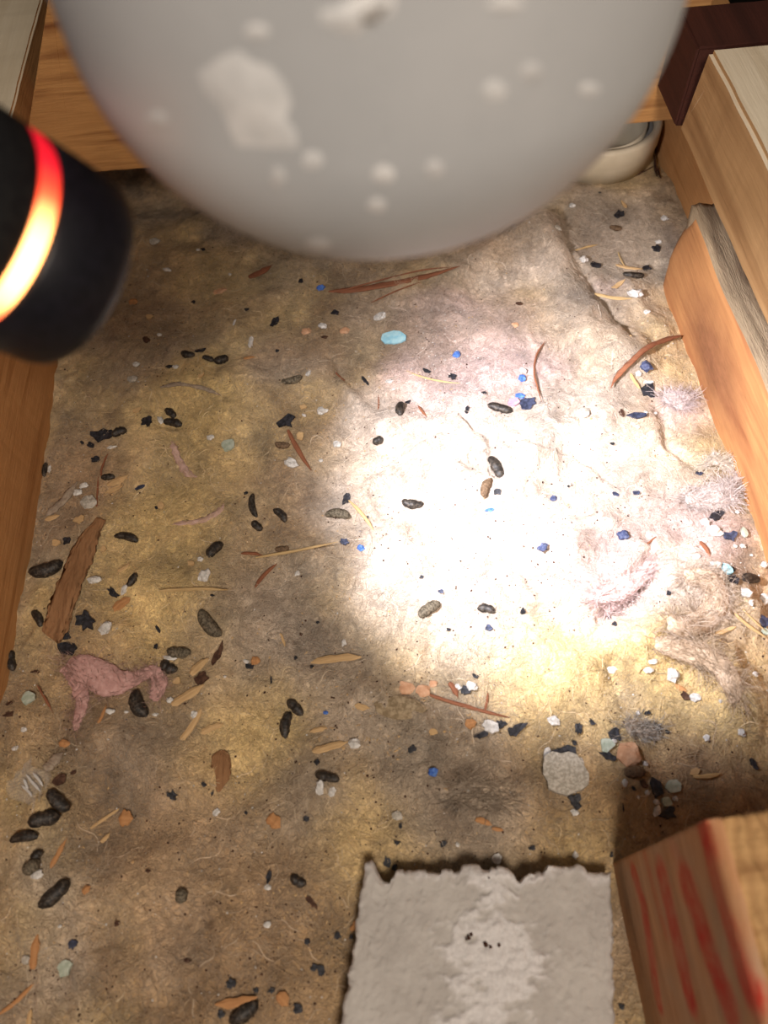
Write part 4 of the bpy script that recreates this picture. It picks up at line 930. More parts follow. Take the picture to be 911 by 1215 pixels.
('F',725,1014,7.5,4.1,80,'small black flake below and left of the pale mint chip'),
('F',737,1194,8.2,6.8,0,'small black flake below and left of the red-marked timber block'),
('F',739,960,12.9,2.0,-80,'black flake below and left of the thick black shard'),
('D',751,328,27.2,9.5,0,'slim ribbed dropping on the lilac patch in the far corner'),
('Db',730,272,15.7,8.2,-10,'brown dropping on the smooth grey dust in the far corner'),
('F',734,256,11.6,10.2,60,'black flake above the brown dropping on the smooth grey dust'),
('F',779,296,12.9,11.6,0,"black flake with a white crumb beside the plank's far end"),
('W',781,288,8.2,6.1,0,'small white crumb above and right of the slim ribbed dropping'),
('W',692,309,10.9,9.5,0,'small white crumb below and left of the brown dropping on grey dust'),
('F',705,315,15.7,8.8,-10,'black ragged flake with a white crumb beside the far crease'),
('F',766,319,12.3,7.5,10,'black flake close above and right of the slim ribbed dropping'),
('W',753,350,17.7,13.6,0,'big white lump below the slim ribbed dropping'),
('W',767,371,8.8,6.1,0,'small white crumb close below and right of the big white lump'),
('W',679,245,8.8,7.5,0,'small white crumb above and left of the brown dropping on grey dust'),
('W',788,260,9.5,7.5,0,'small white crumb right of the brown dropping on grey dust'),
('O',611,386,8.2,6.8,0,'small pinkish clay bit above and left of the thin curved twig'),
('Fb',616,361,9.5,4.8,0,'small brown flake above the thin curved twig'),
('St',695,296,31.3,2.7,20,'thin straw below and left of the brown dropping on grey dust'),
('St',737,310,21.1,2.0,-65,'short thin straw close above and left of the slim ribbed dropping'),
('S',746,318,31.3,4.1,-8,'tan splinter close above and left of the slim ribbed dropping'),
('St',726,354,44.9,4.4,-8,'long thin straw left of the big white lump'),
('T',734,339,17.7,6.1,25,'short tan wood shaving close below and left of the slim ribbed dropping'),
('T',740,245,13.6,4.1,-50,'short tan wood shaving above the brown dropping on grey dust'),
('Gp',661,272,10.2,8.8,0,'small grey plaster bit left of the brown dropping on grey dust'),
('F',711,230,3.7,3.4,0,'tiny black flake above and left of the brown dropping on grey dust'),
('Fb',753,209,44.2,2.7,20,'brown flake below and right of the cream pipe collar'),
('Fb',777,200,31.3,3.1,-85,'brown flake right of the cream pipe collar'),
('Fb',781,206,20.4,2.4,-80,'brown flake above and right of the brown dropping on grey dust'),
('W',756,206,6.1,4.8,0,'tiny white crumb close below and right of the cream pipe collar'),
('F',326,383,14.3,8.2,60,'forked black flake alone on the yellow patch below the pipe'),
('F',397,372,10.2,8.2,0,'small black flake below the grey pipe'),
('F',357,334,5.8,5.8,0,'tiny black flake below and left of the grey pipe'),
('B',381,343,9.5,8.2,0,'pale blue grain at the end of the long bark strand'),
('W',382,388,11.6,8.8,0,'white crumb above and right of the dark twisted dropping'),
('W',297,407,12.3,6.1,85,'white crumb right of the row of three droppings'),
('W',198,321,10.2,6.1,-10,'small white crumb right of the black flashlight'),
('Gp',184,288,12.9,9.5,10,'grey plaster bit right of the black flashlight'),
('W',189,398,7.5,5.4,0,'small white crumb above and left of the row of three droppings'),
('W',278,383,9.5,3.4,75,'small white crumb above and right of the row of three droppings'),
('W',273,326,5.1,4.8,0,'tiny white crumb above the row of three droppings'),
('W',235,297,6.8,4.1,0,'tiny white crumb left of the grey pipe'),
('F',241,297,6.1,4.1,0,'tiny black flake left of the grey pipe'),
('F',230,359,6.1,4.4,0,'tiny black flake above the row of three droppings'),
('F',293,368,6.1,3.4,0,'tiny black flake above and right of the row of three droppings'),
('F',329,417,5.1,4.1,0,'tiny black flake above and left of the dark twisted dropping'),
('O',363,394,12.3,8.8,0,'pinkish clay bit above the dark twisted dropping'),
('O',409,393,11.6,8.8,0,'pinkish clay bit left of the light blue paint chip'),
('O',261,346,16.3,7.5,15,'pinkish clay bit above the row of three droppings'),
('T',177,377,10.9,7.5,0,'tiny tan wood shaving above and left of the row of three droppings'),
('So',159,360,10.2,8.2,0,'tiny orange wood sliver below and right of the black flashlight'),
('Fb',174,404,9.5,8.2,0,'small brown flake left of the row of three droppings'),
('Sr',310,324,31.3,7.5,30,"short reddish bark shred just under the pipe's shadow"),
('W',451,377,17.0,10.9,20,'white crumb above and left of the light blue paint chip'),
('Fb',385,401,8.8,4.1,0,'small brown flake above and right of the dark twisted dropping'),
('So',296,426,13.6,4.1,15,'short orange wood sliver right of the row of three droppings'),
('T',238,447,9.5,3.4,40,'tiny tan wood shaving close below and left of the row of three droppings'),
]

# ================================================================== grey pipe, cream collar
PA = Vector((0.0046, 0.154, 0.0)); PR = 0.0557; PZ0 = 0.2545; PZ1 = 0.62
def lathe(name, prof, seg=64, mat=None, parent=None, smooth=True):
    """profile (radius, z) turned about Z; open profiles whose ends meet the axis close there"""
    co = []; 
    for r_, z in prof:
        for i in range(seg):
            a = 2 * math.pi * i / seg; co.append((r_ * math.cos(a), r_ * math.sin(a), z))
    F = [tuple(f) for f in grid_faces(seg, len(prof), wrap_u=True)]
    me = mesh(name, co, F, smooth)
    bm = bmesh.new(); bm.from_mesh(me); bmesh.ops.remove_doubles(bm, verts=bm.verts, dist=1e-6); bmesh.ops.recalc_face_normals(bm, faces=bm.faces); bm.to_mesh(me); bm.free()
    me.polygons.foreach_set('use_smooth', [smooth] * len(me.polygons))
    return link(name, me, mat, parent)
k = NT('grey_pvc'); v = k.coords('Object'); n1 = k.noise(v, 25, 4, .6); n2 = k.noise(v, 260, 3, .6)
M_pvc = k.base(k.ramp(n1, [(.3, (.35, .362, .375)), (.7, (.41, .42, .432))]), .5, .3); k.bump(n2, .0001, .5)
M_splash = speckled('paint_splash', (.50, .505, .51), (.58, .58, .58), 200, .7)
M_spot = speckled('faint_spot', (.44, .445, .45), (.49, .49, .495), 200, .6)
M_splash_dark = speckled('grey_smear', (.16, .15, .14), (.34, .32, .30), 300, .8)
DOME = 0.048                                  # how far the rounded end drops below the straight wall
PC = Vector(at_depth(440, -40, .145)); PA = Vector((PC.x, PC.y, 0)); PR = 0.0580; PZ0 = PC.z
def grey_pipe():
    r = empty('drain_pipe', PC)
    tag(r, 'wide grey plastic drain pipe with a rounded end hanging in front, splashed with white paint', 'pipe')
    H_ = 0.64 - PZ0; R = PR
    prof = [(.0001, -DOME)] + [(R * math.sin(a), -DOME * math.cos(a)) for a in np.linspace(.06, math.pi / 2, 28)] + [(R, H_ * q) for q in (.1, .3, .6, 1)] + [(R - .0035, H_), (R - .0035, 0)] + [((R - .0035) * math.sin(a), -(DOME - .0035) * math.cos(a)) for a in np.linspace(math.pi / 2 - .1, .06, 16)] + [(.0001, -DOME + .0035)]
    lathe('pipe_wall', prof, 96, M_pvc, r)
    def on_pipe(px, py):
        d = Vector(ray(px, py)); o = Vector(CAMP) - PC
        for kz in (1 / DOME, 0.0):                       # first the rounded end, then the straight wall
            S_ = Vector((1 / R, 1 / R, kz)); e = Vector(d[i] * S_[i] for i in range(3)); f = Vector(o[i] * S_[i] for i in range(3))
            a = e.dot(e); b_ = 2 * e.dot(f); c = f.dot(f) - 1; q = b_ * b_ - 4 * a * c
            if q < 0: continue
            p = o + d * ((-b_ - math.sqrt(q)) / (2 * a))
            if kz and p.z > 0: continue
            n = Vector((p.x / R ** 2, p.y / R ** 2, p.z * kz * kz if p.z < 0 else 0)).normalized()
            return p, n
        return None
    def splash(name, poly, mat, label, seed, thick=.0005):
        """an irregular dab of paint that hugs the pipe wall: poly lists its outline"""
        n = len(poly); cx_ = sum(p[0] for p in poly) / n; cy_ = sum(p[1] for p in poly) / n; co = []; rings = [0, .35, .65, .88, 1]
        for q in rings:
            h = thick * math.cos(q * 1.5) + .00003
            for i, (x, y) in enumerate(poly):
                w = q * (1 + .12 * q * mnoise.noise(Vector((i * 1.7, seed, q)))); hit = on_pipe(cx_ + (x - cx_) * w, cy_ + (y - cy_) * w)
                if hit is None: return
                co.append(hit[0] + hit[1] * (h * (1 + .5 * mnoise.noise(Vector((i, q * 5, seed))))))
        F = [tuple(f) for f in grid_faces(n, len(rings), wrap_u=True)]
        me = mesh(name, co, F); bm = bmesh.new(); bm.from_mesh(me); bmesh.ops.remove_doubles(bm, verts=bm.verts, dist=1e-7); bmesh.ops.recalc_face_normals(bm, faces=bm.faces); bm.to_mesh(me); bm.free()
        o = link(name, me, mat, r)
        if label: o['label'] = label
    splash('paint_splash', [(235, 85), (262, 68), (285, 62), (300, 72), (320, 78), (338, 98), (345, 122), (340, 140), (352, 155), (354, 175), (325, 176), (280, 172), (272, 150), (262, 128), (245, 110)], M_splash, 'large white paint splash', 1)
    splash('paint_splash', [(378, 12), (400, 8), (430, -8), (470, -6), (468, 14), (440, 28), (420, 42), (398, 36), (384, 28)], M_splash, 'white smear at the upper edge', 2)
    splash('paint_smear', [(425, 14), (450, 2), (462, 6), (446, 22), (430, 28)], M_splash_dark, 'dark grey smear', 3, .0012)
    for i, (px, py, rx, ry) in enumerate(((305, 38, 15, 11), (371, 190, 13, 12), (455, 207, 14, 12), (586, 107, 15, 13), (700, 106, 13, 9), (377, 290, 16, 9), (447, 243, 12, 9), (600, 5, 22, 9), (186, 142, 14, 12), (330, 210, 10, 14), (515, 200, 12, 11), (630, 85, 14, 12))):
        n = 12
        splash('paint_spot', [(px + rx * math.cos(2 * math.pi * q / n), py + ry * math.sin(2 * math.pi * q / n)) for q in range(n)], M_splash if i < 8 else M_spot, None, 10 + i, .00025)
grey_pipe()
M_cream = speckled('cream_plastic', (.60, .52, .38), (.66, .58, .44), 40, .45, .4, bump=0)
def cream_collar():
    r = empty('pipe_collar', (.1705, .4785, -.004))
    tag(r, 'cream plastic pipe collar on the floor under the far blocking', 'pipe')
    R = .0405
    lathe('collar_wall', [(R - .004, 0), (R, 0), (R, .010), (R + .0008, .012), (R + .0008, .022), (R - .0004, .024), (R - .004, .024), (R - .0045, .022), (R - .0045, .012), (R - .004, 0)], 72, M_cream, r)
    lathe('seal_ring', [(R - .0046, .014), (R - .0046, .019), (R - .008, .018), (R - .008, .015), (R - .0046, .014)], 72, speckled('grey_rubber', (.22, .21, .2), (.28, .27, .26), 100, .6), r)['label'] = 'grey rubber seal'
    lathe('inner_pipe', [(.0001, .004), (R - .012, .004), (R - .0085, .006), (R - .0085, .0205), (R - .0105, .0205), (R - .0105, .008), (.0001, .0075), (.0001, .004)], 72, M_cream, r)
cream_collar()

# ================================================================== flashlight
FC = Vector(at_depth(84, 324, .165)); FT = Vector(on_z(640, 612)); FAX = (FT - FC).normalized()
def flashlight():
    r = empty('flashlight', FC - FAX * .10)
    r.rotation_mode = 'QUATERNION'; r.rotation_quaternion = FAX.to_track_quat('Z', 'Y')
    tag(r, 'black flashlight with a glowing red ring, pointing at the insulation', 'flashlight')
    M_blk = speckled('black_anodised', (.004, .004, .006), (.007, .0065, .010), 600, .42, .22, bump=0)
    M_rub = speckled('black_rubber', (.005, .005, .006), (.010, .010, .010), 500, .75, .15)
    R = .0213; E = .10
    lathe('head_shell', [(R - .0035, E - .007), (R - .003, E - .001), (R - .0018, E), (R - .0006, E - .0007), (R, E - .003), (R, E - .0163), (R - .001, E - .0173), (R - .006, E - .0173)], 80, M_blk, r)
    k = NT('red_glow'); tc = k.n('ShaderNodeTexCoord'); sx = k.n('ShaderNodeSeparateXYZ'); k.l(tc.outputs['Object'], sx.inputs[0])
    # hot spot painted into the red ring's glow: brightest at one side, deeper red away
    dot = k.n('ShaderNodeVectorMath', operation='DOT_PRODUCT'); k.l(tc.outputs['Object'], dot.inputs[0]); dot.inputs[1].default_value = GLOW_DIR
    col = k.ramp(dot.outputs['Value'], [(0.0, (1, .0, .03)), (.55, (1, .012, .03)), (.80, (1, .09, .03)), (.93, (1, .40, .12))])
    st = k.ramp(dot.outputs['Value'], [(0.0, (.05, .05, .05)), (.45, (.07, .07, .07)), (.72, (.13, .13, .13)), (.90, (.38, .38, .38)), (1.0, (.8, .8, .8))])
    ml = k.n('ShaderNodeMath', operation='MULTIPLY'); k.l(st, ml.inputs[0]); ml.inputs[1].default_value = 12
    k.base((.3, .01, .01), .4); k.l(col, k.b.inputs['Emission Color']); k.l(ml.outputs[0], k.b.inputs['Emission Strength'])
    lathe('glow_ring', [(R - .006, E - .0175), (R - .0006, E - .0175), (R - .0003, E - .0185), (R - .0003, E - .0203), (R - .0006, E - .0213), (R - .006, E - .0213)], 96, k.m, r)['label'] = 'glowing red ring'
    prof = [(R - .006, E - .0215), (R - .001, E - .0215), (R, E - .0226), (R, E - .035)]
    z = E - .035
    for q in range(7): prof += [(R - .0012, z - .001), (R - .0012, z - .003), (R, z - .004), (R, z - .006)]; z -= .006
    prof += [(R - .002, z - .003), (R - .0025, .004), (R - .004, .0), (.0001, .0)]
    lathe('body_tube', prof, 80, M_rub, r)
    lathe('reflector', [(R - .0037, E - .0068), (R - .009, E - .0105), (.004, E - .0142), (.0001, E - .0146)], 64, (lambda kk: (kk.b.inputs['Metallic'].__setattr__('default_value', 1.0), kk.base((.85, .85, .87), .15))[1])(NT('reflector_metal')), r)
    k2 = NT('led_light'); k2.base((1, 1, 1)); k2.b.inputs['Emission Color'].default_value = (.9, .94, 1, 1); k2.b.inputs['Emission Strength'].default_value = 30
    lathe('led_chip', [(.0001, E - .0132), (.0026, E - .0132), (.003, E - .0136), (.003, E - .0142), (.0001, E - .0142)], 24, k2.m, r)
    bz = lathe('tail_button', [(.0001, -.002), (.006, -.002), (.0068, -.001), (.007, .0005), (.0001, .0005)], 32, M_rub, r)
    # its beam
    sd = bpy.data.lights.new('torch_beam', 'SPOT'); sd.energy = 12; sd.color = (.93, .92, 1.0); sd.spot_size = math.radians(60); sd.spot_blend = .9; sd.shadow_soft_size = .006
    # the dimmer spill around it, added as a second spot aimed higher, towards the far corner
    sp = bpy.data.lights.new('torch_spill', 'SPOT'); sp.energy = 2.5; sp.color = (1.0, .95, .95); sp.spot_size = math.radians(92); sp.spot_blend = 1.0; sp.shadow_soft_size = .008
    s2 = bpy.data.objects.new('torch_spill', sp); scene.collection.objects.link(s2); s2.parent = r; s2.location = (0, 0, E + .0006)
    s2.rotation_mode = 'QUATERNION'; s2.rotation_quaternion = FAX.to_track_quat('Z', 'Y').inverted() @ (Vector(on_z(735, 400)) - FC).to_track_quat('-Z', 'Y')
    s = bpy.data.objects.new('torch_beam', sd); scene.collection.objects.link(s); s.parent = r; s.location = (0, 0, E + .0005); s.rotation_mode = 'QUATERNION'; s.rotation_quaternion = FAX.to_track_quat('Z', 'Y').inverted() @ (Vector(on_z(690, 588)) - FC).to_track_quat('-Z', 'Y')
_q = FAX.to_track_quat('Z', 'Y')
_c = FC - FAX * .0195
_g = (Vector(at_depth(48, 330, .135)) - _c); _g = _q.inverted() @ _g; _g.z = 0; _g.normalize()
GLOW_DIR = tuple(_g / .021)
flashlight()

# ================================================================== debris
M_D = speckled('dropping_dark', (.012, .009, .007), (.095, .074, .055), 700, .55, .45, .45, .72, .00035)
M_Dg = speckled('dropping_grey', (.045, .035, .022), (.20, .165, .115), 900, .75, .3, .38, .66, .0004)
M_Db = speckled('dropping_brown', (.075, .045, .024), (.19, .12, .07), 800, .8, .3, .4, .65, .0004)
M_F = speckled('tar_black', (.007, .007, .009), (.030, .030, .038), 800, .6, .4, bump=.0003)
M_Fb = speckled('flake_brown', (.045, .02, .012), (.10, .05, .03), 700, .8)
M_Fn = speckled('flake_navy', (.016, .020, .040), (.05, .06, .11), 800, .6, .4)
M_W = speckled('plaster_white', (.48, .46, .43), (.70, .68, .65), 500, .85)
M_Gp = speckled('plaster_grey', (.33, .30, .25), (.52, .48, .42), 700, .9, bump=.0006)
M_G = speckled('paint_green', (.33, .38, .30), (.46, .50, .42), 400, .8)
M_LB = speckled('paint_blue', (.30, .60, .74), (.45, .72, .80), 300, .6)
M_B = speckled('blue_bit', (.05, .12, .42), (.10, .22, .55), 500, .6)
M_Bn = speckled('blue_dusky', (.035, .045, .10), (.10, .115, .19), 600, .7)
M_S = wood('splinter_tan', (.60, .41, .21), (.40, .24, .11), 'X', 500, bumpd=.0002)
M_So = wood('splinter_orange', (.50, .26, .11), (.32, .14, .055), 'X', 500, bumpd=.0002)
M_Sr = wood('bark_red', (.30, .12, .06), (.14, .05, .028), 'X', 500, bumpd=.0003)
M_St = wood('straw_pale', (.56, .40, .20), (.38, .24, .10), 'X', 500, bumpd=.0002)
M_O = speckled('clay_pink', (.50, .27, .15), (.60, .36, .22), 300, .85)
M_Pk = speckled('paint_pink', (.38, .22, .28), (.48, .30, .36), 400, .8)
M_Tl = speckled('slab_tan', (.23, .17, .10), (.40, .31, .20), 500, .9, bump=.0006)

def dropping_mesh(L, W, seed):
    """a spindle with one blunter end, a slight bend, lumps and shallow folds"""
    rs = random.Random(seed); nr, ns = 15, 14; co = []; bend = rs.uniform(-.12, .12); bl = rs.uniform(.38, .58); tw = rs.uniform(0, 9)
    for i in range(nr):
        t = i / (nr - 1); r = max(1 - abs(2 * t ** (bl * .35 + .82) - 1) ** 2.7, 0) ** .55
        r *= .93 + .16 * mnoise.noise(Vector((t * 5, seed * 3.1, 0))) - .10 * max(0, math.sin(t * 13 + tw)) ** 6
        x = (t - .5) * L; yo = bend * L * (4 * (t - .5) ** 2 - .5)
        for j in range(ns):
            a = 2 * math.pi * j / ns; q = 1 + .12 * mnoise.noise(Vector((math.cos(a) * 1.3 + seed, math.sin(a) * 1.3, t * 6)))
            co.append((x, yo + W / 2 * r * q * math.cos(a), W * .46 * r * q * math.sin(a)))
    F = [tuple(f) for f in grid_faces(ns, nr, wrap_u=True)]; F += [tuple(range(ns - 1, -1, -1)), tuple((nr - 1) * ns + j for j in range(ns))]
    return mesh('rodent_dropping', co, F)
def flake_mesh(name, L, W, th, seed, jag=.35, n=None, curl=.12):
    """an irregular broken flake: jagged outline, real thickness, slightly curled"""
    rs = random.Random(seed); n = n or rs.randint(10, 15); out = []
    for i in range(n):
        a = 2 * math.pi * (i + rs.uniform(-.3, .3)) / n; r = 1 - jag * rs.random()
        out.append((L / 2 * r * math.cos(a), W / 2 * r * math.sin(a)))
    mx = max(abs(p[0]) for p in out); my = max(abs(p[1]) for p in out); out = [(p[0] * L / 2 / mx, p[1] * W / 2 / my) for p in out]
    co = []
    cz = lambda x, y: curl * (x * x / max(L, 1e-6) * 2 + .6 * y * mnoise.noise(Vector((x * 400, seed, 0))))
    for s_, q in ((1, .55), (1, 1), (-1, 1), (-1, .55)):
        for x, y in out: co.append((x * q, y * q, cz(x * q, y * q) + s_ * th / 2 * (1 if q == 1 else 1.15 + .5 * mnoise.noise(Vector((x * 900, y * 900, s_))))))
    F = [tuple(f) for f in grid_faces(n, 4, wrap_u=True)]; F += [tuple(range(n - 1, -1, -1)), tuple(3 * n + j for j in range(n))]
    F = [tuple(reversed(f)) for f in F]
    return mesh(name, co, F, smooth=False)
def crumb_mesh(name, L, W, seed, hgt=.8, sub=2, amp=.55):
    bm = bmesh.new(); bmesh.ops.create_icosphere(bm, subdivisions=sub, radius=.5)
    o = Vector((seed * 1.3, seed * .7, 0))
    for v in bm.verts:
        d = 1 + amp * mnoise.noise(v.co * 3.2 + o) + amp * .5 * mnoise.noise(v.co * 8 + o)
        v.co = Vector((v.co.x * L * d, v.co.y * W * d, v.co.z * W * hgt * d))
    me = bpy.data.meshes.new(name); bm.to_mesh(me); bm.free()
    return me
def splinter_mesh(name, L, W, seed, th=.45, bend=None):
    """a split sliver: uneven four-sided section, ragged tapering ends"""
    rs = random.Random(seed); n = 9; co = []; bend = rs.uniform(-.07, .07) if bend is None else bend; e0, e1 = rs.uniform(.15, .7), rs.uniform(.02, .3)
    for i in range(n):
        t = i / (n - 1); w = min(1, e0 + t * 4, e1 + (1 - t) * 3.0) * (1 + .25 * mnoise.noise(Vector((t * 4, seed, 1))))
        x = (t - .5) * L; y = bend * L * (1 - 4 * (t - .5) ** 2); z = .02 * L * mnoise.noise(Vector((t * 2.5, seed, 5)))
        for j in range(6):
            a = 2 * math.pi * j / 6 + .3; q = 1 + .3 * mnoise.noise(Vector((j * 2.0, t * 5, seed)))
            co.append((x + (rs.uniform(-.03, .03) * L if i in (0, n - 1) else 0), y + W / 2 * w * q * math.cos(a), z + W / 2 * th * w * q * math.sin(a)))
    F = [tuple(f) for f in grid_faces(6, n, wrap_u=True)]; F += [tuple(range(5, -1, -1)), tuple((n - 1) * 6 + j for j in range(6))]
    return mesh(name, co, F, smooth=False)

KINDS = {  # kind: name, category, group, material
 'D': ('rodent_dropping', 'dropping', 'rodent droppings on the insulation', M_D), 'Dg': ('rodent_dropping', 'dropping', 'rodent droppings on the insulation', M_Dg), 'Db': ('rodent_dropping', 'dropping', 'rodent droppings on the insulation', M_Db),
 'F': ('tar_flake', 'flake', 'dark flakes on the insulation', M_F), 'Fb': ('brown_flake', 'flake', 'dark flakes on the insulation', M_Fb), 'Fn': ('navy_flake', 'flake', 'dark flakes on the insulation', M_Fn),
 'W': ('plaster_crumb', 'crumb', 'white plaster crumbs on the insulation', M_W), 'Wp': ('plaster_flake', 'flake', 'white plaster crumbs on the insulation', M_W), 'Gp': ('plaster_chip', 'chip', 'grey plaster chips on the insulation', M_Gp),
 'G': ('paint_chip', 'chip', 'paint chips on the insulation', M_G), 'LB': ('paint_chip', 'chip', 'paint chips on the insulation', M_LB), 'Pk': ('paint_chip', 'chip', 'paint chips on the insulation', M_Pk),
 'B': ('blue_crumb', 'crumb', 'blue crumbs on the insulation', M_B), 'Bn': ('blue_crumb', 'crumb', 'blue crumbs on the insulation', M_Bn),
 'T': ('wood_shaving', 'shaving', 'wood bits on the insulation', M_S), 'S': ('wood_splinter', 'splinter', 'wood bits on the insulation', M_S), 'So': ('wood_splinter', 'splinter', 'wood bits on the insulation', M_So),
 'Sr': ('bark_sliver', 'sliver', 'wood bits on the insulation', M_Sr), 'St': ('dry_straw', 'straw', 'dry straws on the insulation', M_St),
 'O': ('clay_chip', 'chip', 'clay chips on the insulation', M_O), 'Tl': ('slab_fragment', 'chip', 'grey plaster chips on the insulation', M_Tl)}

def place(o, c, dirv, lift):
    """lay an object on the insulation: local X along dirv, local Z along the surface normal"""
    n = (surf_n(c.x, c.y, .004) + Vector((0, 0, .8))).normalized(); x = (dirv - n * dirv.dot(n)).normalized(); y = n.cross(x)
    m = Matrix((x, y, n)).transposed().to_4x4(); m.translation = c + n * lift; o.matrix_world = m
def debris():
    for i, (kd, px, py, L, W, ang, label) in enumerate(DEBRIS):
        name, cat, grp, mat = KINDS[kd]
        a = math.radians(ang); dx, dy = math.cos(a) * L / 2, -math.sin(a) * L / 2
        c = at(px, py)
        p0 = Vector(on_z(px - dx, py - dy, c.z)); p1 = Vector(on_z(px + dx, py + dy, c.z)); L3 = (p1 - p0).length
        dep = float(-(ROT.T @ (np.array(c) - CAMP))[2]); W3 = W * dep / FPX
        if kd[0] == 'D': W3 *= .92
        L3 = min(L3, L * dep / FPX * 1.35)
        if kd in ('D', 'Dg', 'Db'): me = dropping_mesh(L3, W3, i); lift = W3 * .24
        elif kd in ('F', 'Fb', 'Fn'): me = flake_mesh(name, L3, W3 * 1.1, min(.0011, .18 * W3 + .0004), i, .55); lift = .0007
        elif kd == 'Wp': me = flake_mesh(name, L3, W3 * 1.15, .0012, i, .3, curl=.25); lift = .001
        elif kd == 'W': me = crumb_mesh(name, L3 * .9, W3 * .88, i, .7, 2 if L > 8 else 1); lift = W3 * .22
        elif kd in ('B', 'Bn'): me = crumb_mesh(name, L3, W3 * 1.05, i, .8, 2 if L > 8 else 1); lift = W3 * .25
        elif kd == 'Gp': me = crumb_mesh(name, L3 * 1.05, W3 * 1.1, i, .35, 2, .3) if L < 30 else flake_mesh(name, L3 * 1.04, W3 * 1.2, .003, i, .34, 16, .02); lift = .0012
        elif kd == 'Tl': me = crumb_mesh(name, L3, W3 * 1.1, i, .35, 3, .2); lift = .0006
        elif kd in ('G', 'LB', 'Pk'): me = flake_mesh(name, L3, W3 * 1.15, .0012, i, .38, 11, .05); lift = .0011
        elif kd == 'O': me = crumb_mesh(name, L3, W3 * 1.1, i, .4, 2, .5); lift = W3 * .12
        elif kd == 'T': me = flake_mesh(name, L3, W3 * 1.15, .0007, i, .5, 9, .12); lift = .0009
        elif kd == 'St': me = splinter_mesh(name, L3, max(W3, .0008), i, .8); lift = max(W3, .0008) * .5 + .0008
        elif kd == 'Sr': me = splinter_mesh(name, L3, max(W3, .0008), i, .6); lift = W3 * .3 + .0006
        else: me = splinter_mesh(name, L3, W3 * 1.1, i, .4); lift = W3 * .22 + .0005
        o = link(name, me, mat); place(o, c, p1 - p0, lift); tag(o, label, cat, grp)
debris()

# ------------------------------------------------------------------ twigs, bark, threads along measured courses
def course(pts, n, lift):
    """smooth curve through surface points"""
    P = [at(*p) + Vector((0, 0, lift)) for p in pts]; out = []
    Q = [P[0] * 2 - P[1]] + P + [P[-1] * 2 - P[-2]]; m = len(P) - 1
    for i in range(n):
        t = i / (n - 1) * m; k_ = min(int(t), m - 1); u = t - k_; a, b, c, d = Q[k_:k_ + 4]
        out.append(.5 * ((2 * b) + (c - a) * u + (2 * a - 5 * b + 4 * c - d) * u * u + (3 * b - a - 3 * c + d) * u ** 3))
    return out
def strand(name, pts, w, flat, mat, seed, n=40, sides=8, lift=.001, parent=None, rough=.18, prof=None):
    C = course(pts, n, lift); c0 = C[len(C) // 2].copy() if parent is None else Vector((0, 0, 0)); co = []
    for i, p in enumerate(C):
        t = i / (n - 1); T = (C[min(i + 1, n - 1)] - C[max(i - 1, 0)]).normalized(); A = T.cross(Vector((0, 0, 1))).normalized(); B = A.cross(T)
        r = w / 2 * (prof(t) if prof else min(1, .25 + 5 * t, .12 + 3.5 * (1 - t)))
        for j in range(sides):
            a = 2 * math.pi * j / sides; rd = 1 + (1.6 * rough * mnoise.noise(Vector((math.cos(a) * sides * .28, t * 1.6, seed + 2))) if flat < .3 else 0); q = 1 + rough * mnoise.noise(Vector((j * 1.9, t * n * .25, seed))) + rough * .6 * mnoise.noise(Vector((j * 3.3, t * n * .05, seed + 4)))
            co.append(p + A * (r * q * math.cos(a)) + B * (r * flat * q * rd * math.sin(a) + (r * .10 * mnoise.noise(Vector((math.cos(a) * sides * .3, t * 2.2, seed + 7))) if flat < .3 else 0)) - c0)
    F = [tuple(f) for f in grid_faces(sides, n, wrap_u=True)]; F += [tuple(range(sides - 1, -1, -1)), tuple((n - 1) * sides + j for j in range(sides))]
    o = link(name, mesh(name, co, F, smooth=sides > 8), mat, parent); o.location = c0
    return o
M_bark = wood('fibrous_bark', (.36, .19, .09), (.17, .08, .035), 'Y', 420, bumpd=.0006)
o = strand('bark_strip', [(122, 618), (108, 640), (94, 672), (80, 708), (68, 745), (60, 757)],   .0125, .16, M_bark, 3, 80, 44, .0022, rough=.30, prof=lambda t: .45 + .55 * sstep(0, .35, t) - .25 * sstep(.93, 1, t)); tag(o, 'broad fibrous brown bark strip leaning by the wooden joist', 'bark')
o = strand('bark_strip', [(264, 890), (262, 912), (260, 940)], .0085, .12, M_bark, 5, 30, 16, .0006, rough=.35); tag(o, 'matted brown bark patch below the slim tan splinter', 'bark')
o = strand('bark_strand', [(390, 349), (420, 347), (460, 341), (505, 331), (545, 319)], .0042, .4, M_Sr, 7, 60, 14, .0022, rough=.4); tag(o, 'long reddish bark strand lying just below the grey pipe', 'bark', 'bark strands and twigs')
o2 = strand('stray_fibre', [(398, 352), (450, 338), (500, 326), (538, 322)], .0010, .8, M_Sr, 8, 40, 6, .0036, parent=o); o2.location = -o.location
o2 = strand('stray_fibre', [(440, 363), (470, 349), (500, 338)], .0009, .8, M_Sr, 9, 40, 6, .0026, parent=o); o2.location = -o.location
o = strand('bark_twig', [(807, 403), (788, 408), (765, 418), (745, 436), (730, 452), (723, 465)], .0030, .55, M_Sr, 11, 60, 12, .0035, rough=.35); tag(o, 'curved reddish bark twig reaching the orange plank below the knot', 'twig', 'bark strands and twigs')
o = strand('twig', [(646, 408), (636, 424), (633, 445), (637, 462), (642, 480)], .0011, .9, M_Sr, 13, 50, 8, .0022); tag(o, 'thin curved brown twig standing above the blue rubble cluster', 'twig', 'bark strands and twigs')
M_pinkwool = speckled('pink_wool', (.46, .26, .235), (.56, .34, .31), 400, .95, .1, bump=.0006)
M_pinkthread = speckled('pink_thread_wool', (.44, .29, .23), (.56, .38, .33), 300, .95, .1, bump=.0006)
